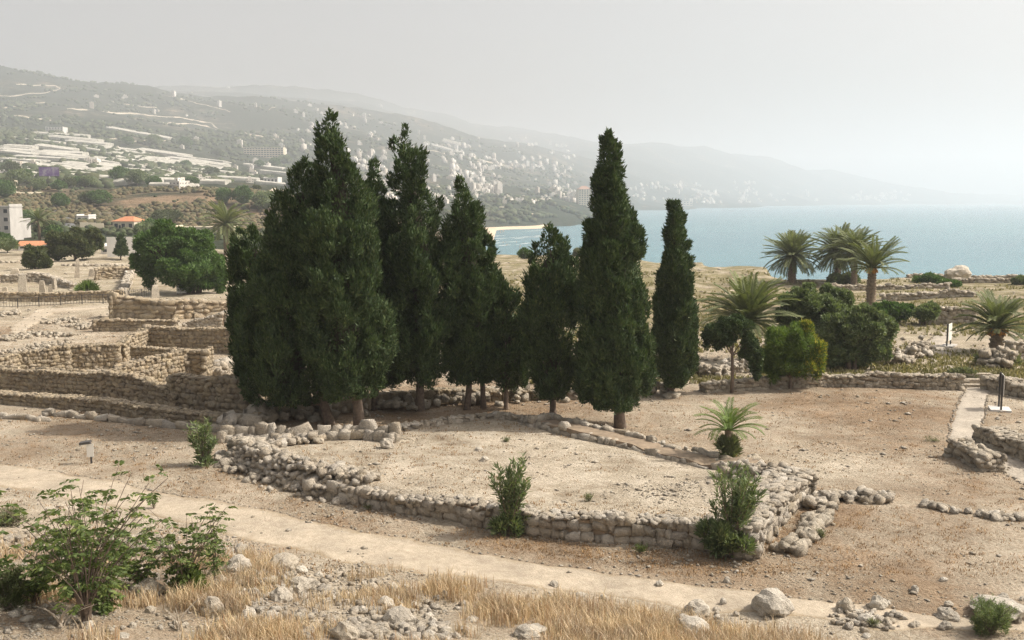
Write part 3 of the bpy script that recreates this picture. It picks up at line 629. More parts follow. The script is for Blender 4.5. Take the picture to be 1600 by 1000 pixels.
# --- the walled rooms at left
wall('room_wall', 'long front wall of the ruined rooms at the left edge', 'stone wall', W((-120, 596), (0, 608), (165, 620)), [1.3, 1.3, 1.35], 0.8, 0.24, 0.36, STONE_W, 260, (1, -1), seed=51)
wall('room_wall', 'sagging front wall joining the two halves of the ruined rooms', 'stone wall', W((166, 620), (215, 626), (278, 636)), [1.35, 1.45, .75], 0.7, 0.28, 0.42, STONE_W, 150, (1,), seed=52, rough=.18)
wall('room_wall', 'corner wall with big squared blocks beside the leftmost cypress', 'stone wall', W((276, 633), (390, 644)), [1.55, 1.75], 0.9, 0.28, 0.42, STONE_W, 220, (1, -1), seed=53)
wall('room_wall', 'short return wall going back from the blocky corner under the cypress', 'stone wall', W((391, 640), (412, 612)), [1.7, 1.5], 0.8, 0.3, 0.45, STONE_W, 90, (1,), seed=54)
wall('bench_wall', 'low bench of stones along the foot of the front rooms', 'stone wall', W((-100, 620), (0, 628), (160, 642), (280, 656), (400, 668)), [.55, .6, .65, .6, .55], 0.9, 0.26, 0.4, STONE_W, 300, (1,), seed=55)
wall('kerb_row', 'row of long grey blocks set on the ground before the ruined rooms', 'stone row', W((78, 648), (200, 658), (300, 668), (372, 676)), 0.36, 0.55, 0.36, 0.85, STONE_P, 60, (1,), seed=56, toprub=False, core=False)
wall('kerb_row', 'short row of flat slabs at the left edge before the ruins', 'stone row', W((-40, 650), (0, 652), (66, 656)), 0.3, 0.5, 0.22, 0.7, STONE_P, 40, (1,), seed=57, toprub=False, core=False)
heap('stone_steps', 'stepped tumble of big blocks where the rooms meet the cypress shade', 'rubble', W((350, 672), (400, 668), (405, 650)), 1.6, 0.6, 44, 0.75, STONE_P, 60, seed=58)
wall('room_wall', 'sunlit diagonal wall dividing the front rooms', 'stone wall', W((163, 619), (225, 606), (288, 594)), [1.35, 1.6, 1.9], 0.7, 0.25, 0.36, STONE_W, 220, (1, -1), seed=59)
wall('room_wall', 'squat end pier of the diagonal dividing wall', 'stone wall', W((290, 592), (326, 593)), 1.85, 1.0, 0.28, 0.42, STONE_W, 110, (1, -1), seed=60)
wall('room_wall', 'sunlit diagonal wall at the far left of the rooms', 'stone wall', W((-60, 604), (30, 586), (106, 580)), [1.2, 1.4, 1.7], 0.8, 0.25, 0.36, STONE_W, 200, (1,), seed=61)
wall('room_wall', 'shaded cross wall closing the left room', 'stone wall', W((108, 578), (186, 575)), 1.55, 0.8, 0.25, 0.36, STONE_W, 170, (1, -1), seed=62)
wall('room_wall', 'middle diagonal wall climbing towards the tall back wall', 'stone wall', W((60, 572), (188, 567), (230, 546)), [.5, 1.2, 1.75], 0.8, 0.26, 0.38, STONE_W, 200, (1,), seed=63)
wall('room_wall', 'tall shaded back wall of the ruined rooms', 'stone wall', W((230, 547), (378, 553)), 1.75, 0.8, 0.26, 0.38, STONE_W, 300, (1, -1), seed=64)
wall('room_wall', 'small low wall inside the middle room', 'stone wall', W((208, 562), (272, 563)), 0.85, 0.6, 0.25, 0.38, STONE_W, 90, (1,), seed=65)
wall('room_wall', 'bright diagonal wall behind the tall back wall', 'stone wall', W((290, 514), (350, 514), (372, 506)), [.6, 1.5, 1.6], 0.7, 0.25, 0.36, STONE_P, 150, (1,), seed=66)
wall('ruined_wall', 'low dark wall between the rooms and the block wall', 'stone wall', W((150, 516), (275, 516)), 0.95, 0.7, 0.3, 0.5, STONE_W, 110, (1,), seed=67)
wall('ruined_wall', 'weathered block wall below the round green tree', 'stone wall', W((178, 498), (270, 499), (362, 494)), [2.1, 1.7, 1.4], 0.9, 0.5, 0.9, STONE_W, 110, (1,), seed=68)
wall('ruined_wall', 'long low wall behind the iron railing', 'stone wall', W((-60, 471), (0, 470), (192, 468)), 1.0, 0.7, 0.33, 0.6, STONE_W, 130, (1,), seed=69)
wall('ruined_wall', 'wall running back beside the fan palm towards the round green tree', 'stone wall', W((192, 468), (200, 445), (206, 428)), [1.0, 1.2, 1.0], 0.9, 0.35, 0.6, STONE_P, 60, (1, -1), seed=70)
wall('ruined_wall', 'rough wall in front of the dark bushy tree', 'stone wall', W((150, 438), (205, 436)), 1.6, 0.7, 0.35, 0.6, STONE_W, 60, (1,), seed=71)
wall('ruined_wall', 'broken wall among the standing stones', 'stone wall', W((0, 441), (70, 440), (115, 446)), [1.2, 1.2, .8], 0.8, 0.35, 0.6, STONE_P, 80, (1,), seed=72)
heap('rubble_heap', 'white rubble inside the ruined room beside the cypress', 'rubble', W((328, 590), (352, 585)), 1.8, .8, 30, 0.6, STONE_P, 40, seed=73)
for i, (pts, lab) in enumerate(((((0, 556), (60, 545), (100, 535)), 'rubble strewn along the near left track'), (((70, 505), (120, 500)), 'rubble island between the tracks at left'), (((0, 492), (32, 490)), 'rubble at the left edge below the railing'),
                               (((40, 520), (110, 526)), 'loose stones on the slope above the ruined rooms'), (((0, 535), (40, 525)), 'loose stones at the left edge above the rooms'), (((120, 508), (145, 512)), 'blocks at the corner of the low dark wall'),
                               (((255, 478), (320, 474)), 'large worn blocks below the white information board'), (((5, 412), (80, 405)), 'pale stones around the small shrub at far left'), (((100, 415), (190, 418)), 'pale stones below the dark bushy tree'))):
    heap('rubble_heap', lab, 'rubble', W(*pts), 3.2, 0.22, 100, 0.27 + 0.18 * (i > 5), STONE, 40, seed=80 + i)

# --- standing stones
for i, (px, pt, pb, wd, lab) in enumerate(((23, 419, 437, 14, 'squat squared standing stone at far left'), (35, 428, 457, 13, 'tallest tapering obelisk at far left'), (67, 438, 460, 9, 'leaning grey obelisk left of the fan palm'), (85, 435, 452, 7, 'slim pointed obelisk beside the fan palm'),
                                           (79, 444, 461, 6, 'short pointed stone between two obelisks'), (120, 405, 434, 7, 'thin tall pillar stone behind the fan palm'), (8, 448, 462, 9, 'small pointed stone at the left edge'), (144, 420, 432, 9, 'stumpy stone right of the thin pillar'), (242, 445, 470, 13, 'upright block under the round green tree'))):
    p = P(px, pb); s = p.y / 1600; h = (pb - pt) * s; w_ = wd * s; r = np.random.RandomState(i + 900); V = []
    for k, (t, q) in enumerate(((-0.1, 1.0), (0.35, .93), (0.75, .8), (0.95, .68), (1.0, .45))):
        for a, b in ((-1, -1), (1, -1), (1, 1), (-1, 1)): V.append((a * w_ / 2 * q + r.uniform(-.05, .05) * w_, b * w_ * .4 * q + r.uniform(-.05, .05) * w_, t * h))
    F = [(4 * k + j, 4 * k + (j + 1) % 4, 4 * k + 4 + (j + 1) % 4, 4 * k + 4 + j) for k in range(4) for j in range(4)] + [(16, 17, 18, 19)]
    tag(obj('standing_stone', mesh('standing_stone', V, F, STONE), None, p, (r.uniform(-.06, .06), r.uniform(-.08, .08), r.uniform(-.5, .5))), lab, 'standing stone', 'standing stones of the temple')

# ------------------------------------------------------------------ vegetation helpers
def unit(a): return a / (np.linalg.norm(a, axis=-1, keepdims=True) + 1e-9)
def leaf_quads(Pt, D, length, width, r, bend=0.12, nrm=None):
    n = len(Pt); side = unit(np.cross(D, r.normal(size=(n, 3)) if nrm is None else nrm + r.normal(size=(n, 3)) * 0.38)); nn = np.cross(D, side)
    l = (length * r.uniform(0.65, 1.35, n))[:, None]; w_ = (width * r.uniform(0.7, 1.3, n))[:, None]
    V = np.stack([Pt, Pt + D * l * .5 + side * w_ * .5 + nn * l * bend, Pt + D * l, Pt + D * l * .5 - side * w_ * .5 + nn * l * bend], 1).reshape(-1, 3)
    return V, np.arange(4 * n).reshape(n, 4)
def cloud(blobs, n, length, width, r, centre=None, up=0.5, out=0.6, jit=0.5, outward=0.8, shell=(0.75, 1.05)):
    """leaves over the outer side of ellipsoid clumps; blobs rows: x y z rx ry rz"""
    B = np.asarray(blobs, float); area = (B[:, 3] * B[:, 5]); k = r.choice(len(B), n, p=area / area.sum())
    c = B[:, :3].mean(0) if centre is None else np.asarray(centre)
    o = B[k, :3] - c
    if centre is not None and len(c) == 3: pass
    o = unit(o + 1e-4)
    d = unit(unit(r.normal(size=(n, 3))) + o * outward)
    Pt = B[k, :3] + d * B[k, 3:6] * r.uniform(shell[0], shell[1], n)[:, None]
    D = unit(d * out + np.array((0, 0, up)) + r.normal(size=(n, 3)) * jit * 0.6)
    return leaf_quads(Pt, D, length, width, r, .12, d)
def lathe(prof, n=12, jit=0.0, r=None):
    V = []; F = []
    for i, (x, y, z, rad) in enumerate(prof):
        for j in range(n):
            a = 2 * math.pi * j / n; q = rad * (1 + (r.uniform(-jit, jit) if r is not None else 0)); V.append((x + math.cos(a) * q, y + math.sin(a) * q, z))
        if i: F += [((i - 1) * n + j, (i - 1) * n + (j + 1) % n, i * n + (j + 1) % n, i * n + j) for j in range(n)]
    return np.array(V), np.array(F)
def merge(*vf):
    Vs = []; Fs = []; k = 0
    for V, F in vf: Vs.append(V); Fs.append(F + k); k += len(V)
    return np.concatenate(Vs), np.concatenate(Fs)

def cypress(label, base, prof, nleaf, seed, loose=0.0, trunk_r=0.28, lean=0.0, trunk2=None, leaf=(0.24, 0.075), mat=None, group='tall dark cypresses', cat='cypress tree', name='cypress_tree', dy=0.0):
    """prof: rows (y, x_left, x_right) of the crown's outline in the photograph, top first; the crown is round"""
    r = np.random.RandomState(seed); p = P(*base); dep = p.y + dy; nleaf = int(nleaf * 1.3)
    root = tag(empty(name, p), label, cat, group)
    rows = []
    for y, xl, xr in prof:
        x0, x1 = xat(xl, y, dep), xat(xr, y, dep); rows.append(((x0 + x1) / 2 - p.x, zat(dep - (.62 * (x1 - x0) / 2 if y > 313 else 0), y) - p.z, max(0.06, (x1 - x0) / 2 * .87)))
    rows = rows[::-1]; zz = np.array([q[1] for q in rows]); xx = np.array([q[0] for q in rows]); rr = np.array([q[2] for q in rows])
    z0, z1 = zz[0], zz[-1]
    # upward-sweeping clumps on the crown's skin
    hs_ = np.linspace(z0, z1, 400); wt = np.interp(hs_, zz, rr) + 0.12; wt /= wt.sum()
    nb1 = int(20 + 5.2 * (z1 - z0) * rr.mean())
    bz = r.choice(hs_, nb1, p=wt); ph1 = r.uniform(0, 2 * math.pi, nb1); R = np.interp(bz, zz, rr); cx = np.interp(bz, zz, xx)
    s1 = np.clip(0.16 + 0.32 * R, 0.20, 0.92) * r.uniform(0.55, 1.3, nb1); rad = np.maximum(0, R - s1 * 0.5) * r.uniform(0.86 - loose * .30, 1.04 + loose * .34, nb1)
    c1 = np.stack([cx + np.cos(ph1) * rad, np.sin(ph1) * rad + dy, bz], -1); el = r.uniform(1.35, 2.1, nb1); nt_ = 15
    o1 = np.repeat(np.stack([np.cos(ph1), np.sin(ph1), 0 * ph1 + .25], -1), nt_, 0); dt = unit(unit(r.normal(size=(nb1 * nt_, 3))) + .55 * o1)
    c2 = np.repeat(c1, nt_, 0) + dt * np.repeat(np.stack([s1, s1, s1 * el], -1), nt_, 0) * .72; s2 = np.repeat(s1, nt_) * r.uniform(.20, .40, nb1 * nt_)
    nb = nb1 * nt_; B = np.stack([c2[:, 0], c2[:, 1], c2[:, 2], s2, s2, s2 * r.uniform(1.1, 1.6, nb)], -1); ph = np.repeat(ph1, nt_)
    k = r.choice(nb, nleaf, p=(s2 ** 2) / (s2 ** 2).sum()); o = unit(dt[k] + .4 * o1[k])
    d = unit(unit(r.normal(size=(nleaf, 3))) + 0.7 * o); Pt = B[k, :3] + d * B[k, 3:6] * r.uniform(0.65, 1.05, nleaf)[:, None]
    D = unit(d * 0.35 + np.array((0, 0, 0.8)) + r.normal(size=(nleaf, 3)) * 0.4)
    lowp = Pt[:, 2] < z0 + .1; Pt[lowp, 2] = z0 + .1 + r.uniform(0, 1.2, lowp.sum())
    parts = [leaf_quads(Pt, D, leaf[0], leaf[1], r, .12, d)]
    # stray sprigs that break the outline
    ns = int(nleaf * (0.04 + 0.05 * loose)); kk = r.choice(np.where(B[:, 2] > z0 + .7)[0], ns); t = r.uniform(0.9, 1.5 + loose * .6, ns)[:, None]
    dd = unit(np.stack([np.cos(ph[kk]), np.sin(ph[kk]), 0.9 + 0 * ph[kk]], -1) + r.normal(size=(ns, 3)) * .3)
    parts.append(leaf_quads(B[kk, :3] + dd * B[kk, 3:6] * t * .9, unit(dd + np.array((0, 0, .5))), leaf[0] * 1.25, leaf[1] * 1.2, r))
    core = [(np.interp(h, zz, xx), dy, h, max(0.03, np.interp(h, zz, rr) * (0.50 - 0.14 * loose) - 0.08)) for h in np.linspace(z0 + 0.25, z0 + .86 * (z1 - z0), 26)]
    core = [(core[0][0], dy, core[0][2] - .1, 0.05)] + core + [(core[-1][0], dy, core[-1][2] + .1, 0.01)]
    nb_ = nleaf // 3 if loose < .2 else nleaf // 9; hb = r.choice(hs_, nb_, p=wt); pb = r.uniform(0, 6.283, nb_); ob = np.stack([np.cos(pb), np.sin(pb), 0 * pb], -1); Rb = np.interp(hb, zz, rr) * r.uniform(.66 - .3 * loose, .93 - .2 * loose, nb_)
    parts.append(leaf_quads(np.stack([np.interp(hb, zz, xx), 0 * hb + dy, hb], -1) + ob * Rb[:, None], unit(ob * .3 + np.array((0, 0, .8)) + r.normal(size=(nb_, 3)) * .4), leaf[0], leaf[1], r, .12, ob))
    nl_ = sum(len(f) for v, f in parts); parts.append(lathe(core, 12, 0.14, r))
    V, F = merge(*parts); obj('crown', mesh('crown', V, F, [mat or CYP, SHADE_CORE], False, np.r_[np.zeros(nl_), np.ones(len(F) - nl_)]), root)
    tz = z0 + 0.5 * (z1 - z0); tx = np.interp(tz, zz, xx)
    def trunk(x_, y_, rad_):
        m = MB(); pts = []; rd = []
        for t in np.linspace(0, 1, 8):
            pts.append((x_ * (1 - t) + tx * t + 0.05 * math.sin(5 * t + seed), y_ * (1 - t) + dy * t, -0.3 + (tz + .3) * t)); rd.append(rad_ * (1.25 - 0.25 * min(1, t * 8)) * (1 - 0.6 * t))
        m.tube(pts, rd, 9); return m
    trunk(0, 0, trunk_r).build('trunk', BARK, root, True)
    if trunk2: q = P(*trunk2); trunk(q.x - p.x, q.y - p.y, trunk_r * .85).build('trunk', BARK, root, True)
    limb = MB()
    for i in range(9):
        h = r.uniform(z0 - 0.1, z0 + 0.35 * (z1 - z0)); a = r.uniform(0, 6.28); q = np.interp(h + .6, zz, rr) * .7; fx = h / tz
        limb.tube([(tx * fx, dy * fx, h), (tx + math.cos(a) * q * .5, dy + math.sin(a) * q * .5, h + .25), (tx + math.cos(a) * q, dy + math.sin(a) * q, h + .9)], [trunk_r * .35, trunk_r * .25, .03], 5)
    limb.build('limbs', BARK, root)
    return root

cypress('tallest double-headed cypress of the left clump, its trunk leaning', (562, 668), [(173, 511, 517), (200, 500, 533), (250, 497, 551), (290, 496, 566), (340, 478, 590), (400, 462, 600), (450, 462, 606), (500, 462, 608), (560, 466, 608), (600, 480, 604), (628, 505, 590)], 62000, 101, .35, .30)
cypress('broad cypress left of the tallest one, lower pointed head', (515, 662), [(247, 474, 481), (275, 462, 498), (310, 432, 508), (350, 424, 520), (400, 402, 520), (450, 390, 520), (500, 380, 520), (560, 378, 520), (610, 390, 510), (638, 425, 500)], 50000, 102, .5, .28)
cypress('low bushy cypress at the left edge of the clump, over the ruins', (455, 640), [(356, 384, 398), (380, 364, 430), (420, 358, 440), (460, 356, 440), (520, 358, 450), (580, 366, 450), (612, 390, 445)], 30000, 103, .7, .22)
cypress('narrow dark cypress showing between the two tallest heads', (585, 640), [(260, 578, 590), (280, 567, 603), (310, 564, 607), (340, 570, 615), (400, 560, 635), (500, 560, 650), (585, 572, 640), (610, 580, 630)], 26000, 104, .6, .24)
cypress('ragged open-headed cypress in the middle of the clump', (657, 642), [(206, 629, 635), (230, 614, 648), (265, 609, 667), (300, 611, 680), (340, 604, 694), (400, 601, 713), (460, 606, 720), (520, 606, 720), (570, 603, 715), (608, 625, 698)], 46000, 105, .95, .26)
cypress('pointed cypress at the right of the clump on twin trunks', (730, 640), [(285, 719, 726), (310, 703, 744), (350, 698, 755), (400, 692, 769), (450, 698, 784), (490, 700, 786), (540, 692, 786), (580, 690, 778), (604, 705, 765)], 36000, 106, .4, .2, trunk2=(757, 638))
cypress('short fuzzy cypress filling the gap before the small one', (790, 640), [(448, 778, 797), (480, 758, 814), (530, 752, 824), (580, 750, 830), (615, 772, 820)], 15000, 107, .9, .15)
cypress('small thin cypress left of the tall lone one, open lower branches', (863, 652), [(355, 851, 858), (375, 838, 870), (402, 834, 893), (418, 816, 895), (450, 812, 904), (500, 816, 905), (550, 816, 903), (600, 830, 900), (628, 846, 888)], 24000, 108, .85, .2)
cypress('tall dense lone cypress with a clean trunk at the picture centre', (968, 668), [(210, 947, 953), (235, 936, 966), (270, 929, 972), (300, 926, 984), (350, 918, 995), (400, 914, 1008), (450, 906, 1012), (500, 903, 1016), (560, 898, 1024), (600, 900, 1020), (630, 905, 1002), (644, 925, 985)], 56000, 109, .08, .30)
cypress('slender columnar cypress standing alone before the sea', (1048, 618), [(316, 1050, 1062), (335, 1042, 1069), (370, 1037, 1074), (420, 1030, 1082), (470, 1026, 1087), (520, 1021, 1091), (560, 1021, 1092), (590, 1026, 1086), (608, 1036, 1070)], 34000, 110, .05, .22)
cypress('little dark cypress far left beside the white wall', (189, 406), [(370, 187, 190), (385, 183, 194), (400, 181, 197)], 2500, 111, .2, .15, leaf=(.7, .3), group=None)

def bushy(name, label, cat, base, blobs_px, nleaf, seed, mat, leaf=(0.22, 0.11), trunk_r=0.15, trunk_to=None, group=None, up=0.3, depth_scale=0.85, extra=None, nsub=10, stems=1):
    """blobs_px rows: x, y, rx, ry in photograph pixels: rounded masses of the crown, each split in smaller clumps"""
    r = np.random.RandomState(seed); p = P(*base); dep = p.y; s = dep / FPX
    root = tag(empty(name, p), label, cat, group); B = []; cores = []
    for x, y, rx, ry in blobs_px:
        c = np.array((xat(x, y, dep) - p.x, r.uniform(-.25, .25) * rx * s, zat(dep, y) - p.z)); R = np.array((rx * s, rx * s * depth_scale, ry * s))
        cores.append((c, R))
        for _ in range(nsub):
            d = unit(r.normal(size=3)); d[2] = abs(d[2]) * 0.9 + d[2] * 0.1 if r.rand() < .6 else d[2]
            q = r.uniform(.24, .44); c2 = c + d * R * (1 - q * .7) * r.uniform(.8, 1.22)
            for _k in range(6):
                e = unit(unit(r.normal(size=3)) + d * .6); q2 = q * r.uniform(.35, .55); B.append([*(c2 + e * R * q * .75), *(R * q2)])
    ctr = np.mean([c for c, R in cores], 0); ctr[2] -= 0.2 * max(R[2] for c, R in cores)
    parts = [cloud(B, nleaf, leaf[0], leaf[1], r, ctr, up, .35, .8, .5)]
    nl_ = len(parts[0][1])
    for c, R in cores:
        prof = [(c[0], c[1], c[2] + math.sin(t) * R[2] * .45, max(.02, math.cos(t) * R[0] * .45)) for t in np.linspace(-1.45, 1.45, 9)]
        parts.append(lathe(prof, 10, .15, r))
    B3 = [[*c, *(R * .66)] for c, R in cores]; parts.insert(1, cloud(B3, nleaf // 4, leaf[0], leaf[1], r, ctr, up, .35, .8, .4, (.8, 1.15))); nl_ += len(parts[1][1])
    V, F = merge(*parts); obj('crown', mesh('crown', V, F, [mat, SHADE_CORE], False, np.r_[np.zeros(nl_), np.ones(len(F) - nl_)]), root)
    if extra: 
        em, en, ex = extra; B2 = [b for b in B if b[0] > ctr[0] + ex]; V, F = cloud(B2, en, leaf[0], leaf[1], r, ctr, .5, .6, .5, .9, (.95, 1.12)); obj('crown_tips', mesh('crown_tips', V, F, em), root)
    m = MB(); tz = ctr[2] if trunk_to is None else zat(dep, trunk_to) - p.z
    for k in range(stems):
        ox = 0 if stems == 1 else (k - (stems - 1) / 2) * trunk_r * 2.2
        m.tube([(ox, 0, -.25), (ox * 1.3 + .03, 0, tz * .35), (ox * 1.6 + ctr[0] * .5, 0, tz * .7), (ctr[0] + ox * 2.5, 0, tz)], [trunk_r * 1.2, trunk_r, trunk_r * .8, trunk_r * .5], 8)
    m.build('trunk', BARK, root, True)
    lb = MB()
    for c, R in cores: lb.tube([(ctr[0] * .5, 0, tz * .7), tuple((np.array((ctr[0], 0, tz)) + c) / 2), tuple(c)], [trunk_r * .5, trunk_r * .4, .03], 5)
    lb.build('limbs', BARK, root)
    return root
bushy('broadleaf_tree', 'large round bright green tree above the ruined block wall', 'tree', (300, 459), [(255, 390, 42, 36), (302, 396, 42, 40), (232, 420, 25, 26), (328, 425, 26, 30), (285, 425, 52, 30), (345, 438, 12, 18), (312, 442, 30, 15)], 46000, 201, BROAD, (.42, .2), .35, stems=3, nsub=16)
bushy('broadleaf_tree', 'dark olive bushy tree left of the round green tree', 'tree', (118, 407), [(105, 380, 24, 20), (130, 378, 24, 18), (118, 390, 34, 14), (92, 398, 14, 9)], 15000, 202, OLIVE, (.7, .35), .3)
bushy('shrub', 'rounded dark shrub at far left beside the standing stones', 'shrub', (55, 420), [(55, 403, 19, 16), (62, 410, 13, 11)], 7000, 203, OLIVE, (.55, .28), .2)
bushy('shrub', 'grey-green shrub before the bright diagonal wall', 'shrub', (322, 490), [(322, 482, 14, 8)], 3000, 204, GREYB, (.25, .07), .05)
bushy('shrub', 'big round shrub nearest the sandy open ground, in front of its twin', 'shrub', (1330, 578), [(1330, 530, 45, 38), (1355, 520, 38, 34), (1310, 550, 30, 24), (1365, 548, 24, 22), (1345, 500, 28, 20)], 36000, 205, BROAD if False else OLEA, (.24, .12), .16, stems=2, nsub=16)
bushy('shrub', 'tall rounded shrub behind, left of its twin', 'shrub', (1268, 566), [(1262, 478, 34, 28), (1295, 485, 36, 32), (1240, 500, 26, 28), (1280, 525, 40, 32), (1310, 505, 26, 28)], 36000, 206, OLEA, (.26, .13), .16, stems=2, nsub=16)
bushy('pine_tree', 'small round pine with yellowing tips on its right side', 'pine tree', (1234, 607), [(1225, 540, 32, 34), (1250, 545, 34, 34), (1210, 570, 24, 24), (1262, 565, 26, 26), (1235, 572, 36, 20)], 40000, 207, PINE, (.26, .045), .1, extra=(PINEY, 4500, 0.5), nsub=18, trunk_to=585)
bushy('topiary_tree', 'small dark tree with lopsided flat crown on a thin bare trunk', 'tree', (1143, 614), [(1125, 518, 22, 18), (1150, 515, 24, 18), (1112, 530, 13, 14), (1168, 545, 14, 22), (1178, 565, 12, 24), (1133, 535, 16, 11)], 24000, 208, CYP, (.2, .08), .1, trunk_to=530, nsub=12)
bushy('shrub', 'dark glossy bush left of the upper path', 'shrub', (1395, 505), [(1385, 487, 18, 14), (1405, 488, 20, 14)], 8000, 209, BROAD, (.4, .2), .1)
bushy('shrub', 'greyish bush beside the upper path, right of the glossy one', 'shrub', (1445, 508), [(1445, 490, 16, 15)], 5000, 210, OLEA, (.4, .16), .1)
for i, (x, y, rx, ry, lab, m) in enumerate(((1305, 438, 10, 8, 'low dark bush between the twin palms near the sea', OLEA), (1328, 437, 12, 8, 'low bush left of the date palm trunk', OLEA), (820, 398, 9, 8, 'small green bush on the cliff edge left of the small cypress', BROAD), (905, 395, 8, 6, 'pale bush on the cliff edge behind the lone cypress', GREYB),
        (1020, 397, 14, 5, 'bush on the cliff edge between the two right cypresses', BROAD), (1450, 437, 20, 6, 'low green thicket on the terrace before the boulder', BROAD), (1480, 444, 14, 4, 'low green tuft right of the terrace thicket', BROAD), (1595, 440, 9, 5, 'dark low bush at the right edge by the sea', OLEA),
        (1235, 470, 20, 14, 'green bush below the left sea palm', BROAD), (410, 458, 14, 10, 'reddish bush right of the round green tree', DRYR), (1560, 562, 22, 9, 'scrubby green plants at the foot of the stocky palm', GREYB), (1505, 590, 14, 5, 'low grey plants above the terrace wall', GREYB))):
    bushy('shrub', lab, 'shrub', (x, y + ry * .8), [(x, y, rx, ry), (x + rx * .4, y + ry * .2, rx * .7, ry * .8)], 2600, 230 + i, m, (.5, .22), .06, group='low bushes')

# ------------------------------------------------------------------ palms
def frond_mesh(seed, L=1.0, droop=0.6, mat=PALM, nl=30, wl=0.26):
    r = np.random.RandomState(seed); t = np.linspace(0, 1, 12)
    ang = 1.15 - droop * 2.2 * t ** 1.5
    x = np.r_[0, np.cumsum(np.cos(ang[:-1]) / 11)]; z = np.r_[0, np.cumsum(np.sin(ang[:-1]) / 11)]
    m = MB(); m.tube([(a * L, 0, b * L) for a, b in zip(x, z)], [L * .014 * (1.3 - q) for q in t], 4)
    for i in range(nl):
        q = 0.14 + 0.86 * (i + r.rand() * .5) / nl; px = np.interp(q, t, x) * L; pz = np.interp(q, t, z) * L; an = np.interp(q, t, ang)
        ll = L * wl * (math.sin(min(1, q * 1.5 + .12) * 1.57) * (1.15 - .65 * q)) * r.uniform(.85, 1.15)
        for s in (-1, 1):
            f = Vector((math.cos(an) * .75, s * .8, math.sin(an) * .75 + .28)).normalized(); tip = Vector((px, 0, pz)) + f * ll + Vector((0, 0, -.10 * ll)); w_ = L * .0125
            tw = Vector((math.cos(an), 0, math.sin(an))) * w_
            b = Vector((px, 0, pz)); md = b + f * ll * .5 + Vector((0, 0, .04 * ll)); m.add([b - tw * .6, md - tw, tip, md + tw], [(0, 1, 2, 3)])
    return mesh('frond', m.v, m.f, mat)
FR = {k: [frond_mesh(i + 40, 1.0, d, mt, nl, wl) for i, d in enumerate(ds)] for k, ds, mt, nl, wl in (('full', (.16, .26, .38, .50), PALM, 46, .27), ('young', (.4, .52, .66), PALMY, 34, .28))}
def palm(label, base, crown_y, rad_px, n, seed, trunk_px, kind='full', tilt=(-0.9, 0.75), dates=False, cat='palm tree', name='date_palm', top_up=0.35, trunk_top=None):
    """trunk from the base pixel to crown_y; fronds of rad_px length"""
    r = np.random.RandomState(seed); p = P(*base); s = p.y / FPX; root = tag(empty(name, p), label, cat, 'date palms' if kind == 'full' else None)
    H = zat(p.y, crown_y) - p.z; L = rad_px * s; R = trunk_px * s / 2; pr = []
    k = max(5, int(H / max(.12, R * .55)))
    for i in range(k):
        z = -.2 + (H + .2) * i / k; dz = (H + .2) / k; rr = R * (1.15 - .25 * i / k); pr += [(0, 0, z, rr * .88), (0, 0, z + dz * .8, rr * 1.14)]
    pr.append((0, 0, H + .1, R * .5)); V, F = lathe(pr, 11, .07, r); obj('trunk', mesh('trunk', V, F, BARKP), root)
    ga = 2.39996
    for i in range(n):
        q = (i + .5) / n; el = 1.15 + tilt[0] * q * 2.0 * (1 if True else 1); el = 1.25 * (1 - q) + tilt[0] * q
        m = FR[kind][r.randint(len(FR[kind]))]; ll = L * r.uniform(.85, 1.1) * (.82 + .3 * math.sin(q * 3.1))
        # the frond mesh leaves at 1.15 rad; rotate it down to elevation el
        obj('frond', m, root, (0, 0, H + R * .6 * (1 - q)), Euler((r.uniform(-.25, .25), 1.0 - el, i * ga + r.uniform(-.2, .2)), 'XYZ'), (ll, ll, ll))
    if dates:
        Rt = R; R = min(R, .26)
        for i in range(7):
            a = i * .9 + .2; m = MB(); rr = np.random.RandomState(seed + i)
            for j in range(16):
                d = np.array((math.cos(a), math.sin(a), 0)) * R * rr.uniform(.9, 2.4) + rr.normal(size=3) * R * .35; e = (d[0], d[1], -rr.uniform(0, 1) * R * 1.1 - .05); m.tube([(0, 0, R * .6), (d[0] * .7, d[1] * .7, R * .5), e], [.02, .02, .05 + .05 * R], 4)
                m.tube([e, (e[0], e[1], e[2] - R * .4)], [R * .16, R * .1], 5)
            m.build('date_cluster', DATES, root, loc=(0, 0, H - R * .3))
    return root
palm('large feathery palm behind the dark lopsided tree', (1168, 568), 502, 80, 66, 301, 20, tilt=(-.35, 0), dates=True)
palm('dense round palm, leftmost of the palms by the sea', (1237, 442), 402, 47, 90, 302, 12, tilt=(-.75, 0))
palm('round palm by the sea between the leftmost and the date-bearing palm', (1308, 440), 395, 50, 80, 303, 10, tilt=(-.8, 0))
palm('palm by the sea overlapping behind the date-bearing palm', (1334, 447), 395, 46, 70, 304, 9, tilt=(-.6, 0))
palm('slim palm with orange dates hanging below its crown', (1360, 488), 420, 52, 44, 305, 14, tilt=(-.1, 0), dates=True)
palm('stocky palm with orange dates at the right edge', (1556, 552), 515, 62, 58, 306, 20, tilt=(-.25, 0), dates=True)
palm('young pale palm growing on the enclosure corner', (1137, 726), 674, 58, 28, 307, 13, 'young', tilt=(-.05, 0), name='young_palm')
palm('tall palm behind the leftmost cypress clump', (355, 398), 352, 44, 50, 308, 9, tilt=(-.7, 0))
palm('palm before the white building at far left', (62, 378), 344, 24, 34, 309, 4, tilt=(-.5, 0))
bushy('shrub', 'dense green skirt of shoots at the foot of the young palm', 'shrub', (1138, 727), [(1137, 702, 13, 16), (1139, 714, 15, 9)], 1500, 310, PALM, (.4, .05), .1, up=.9)
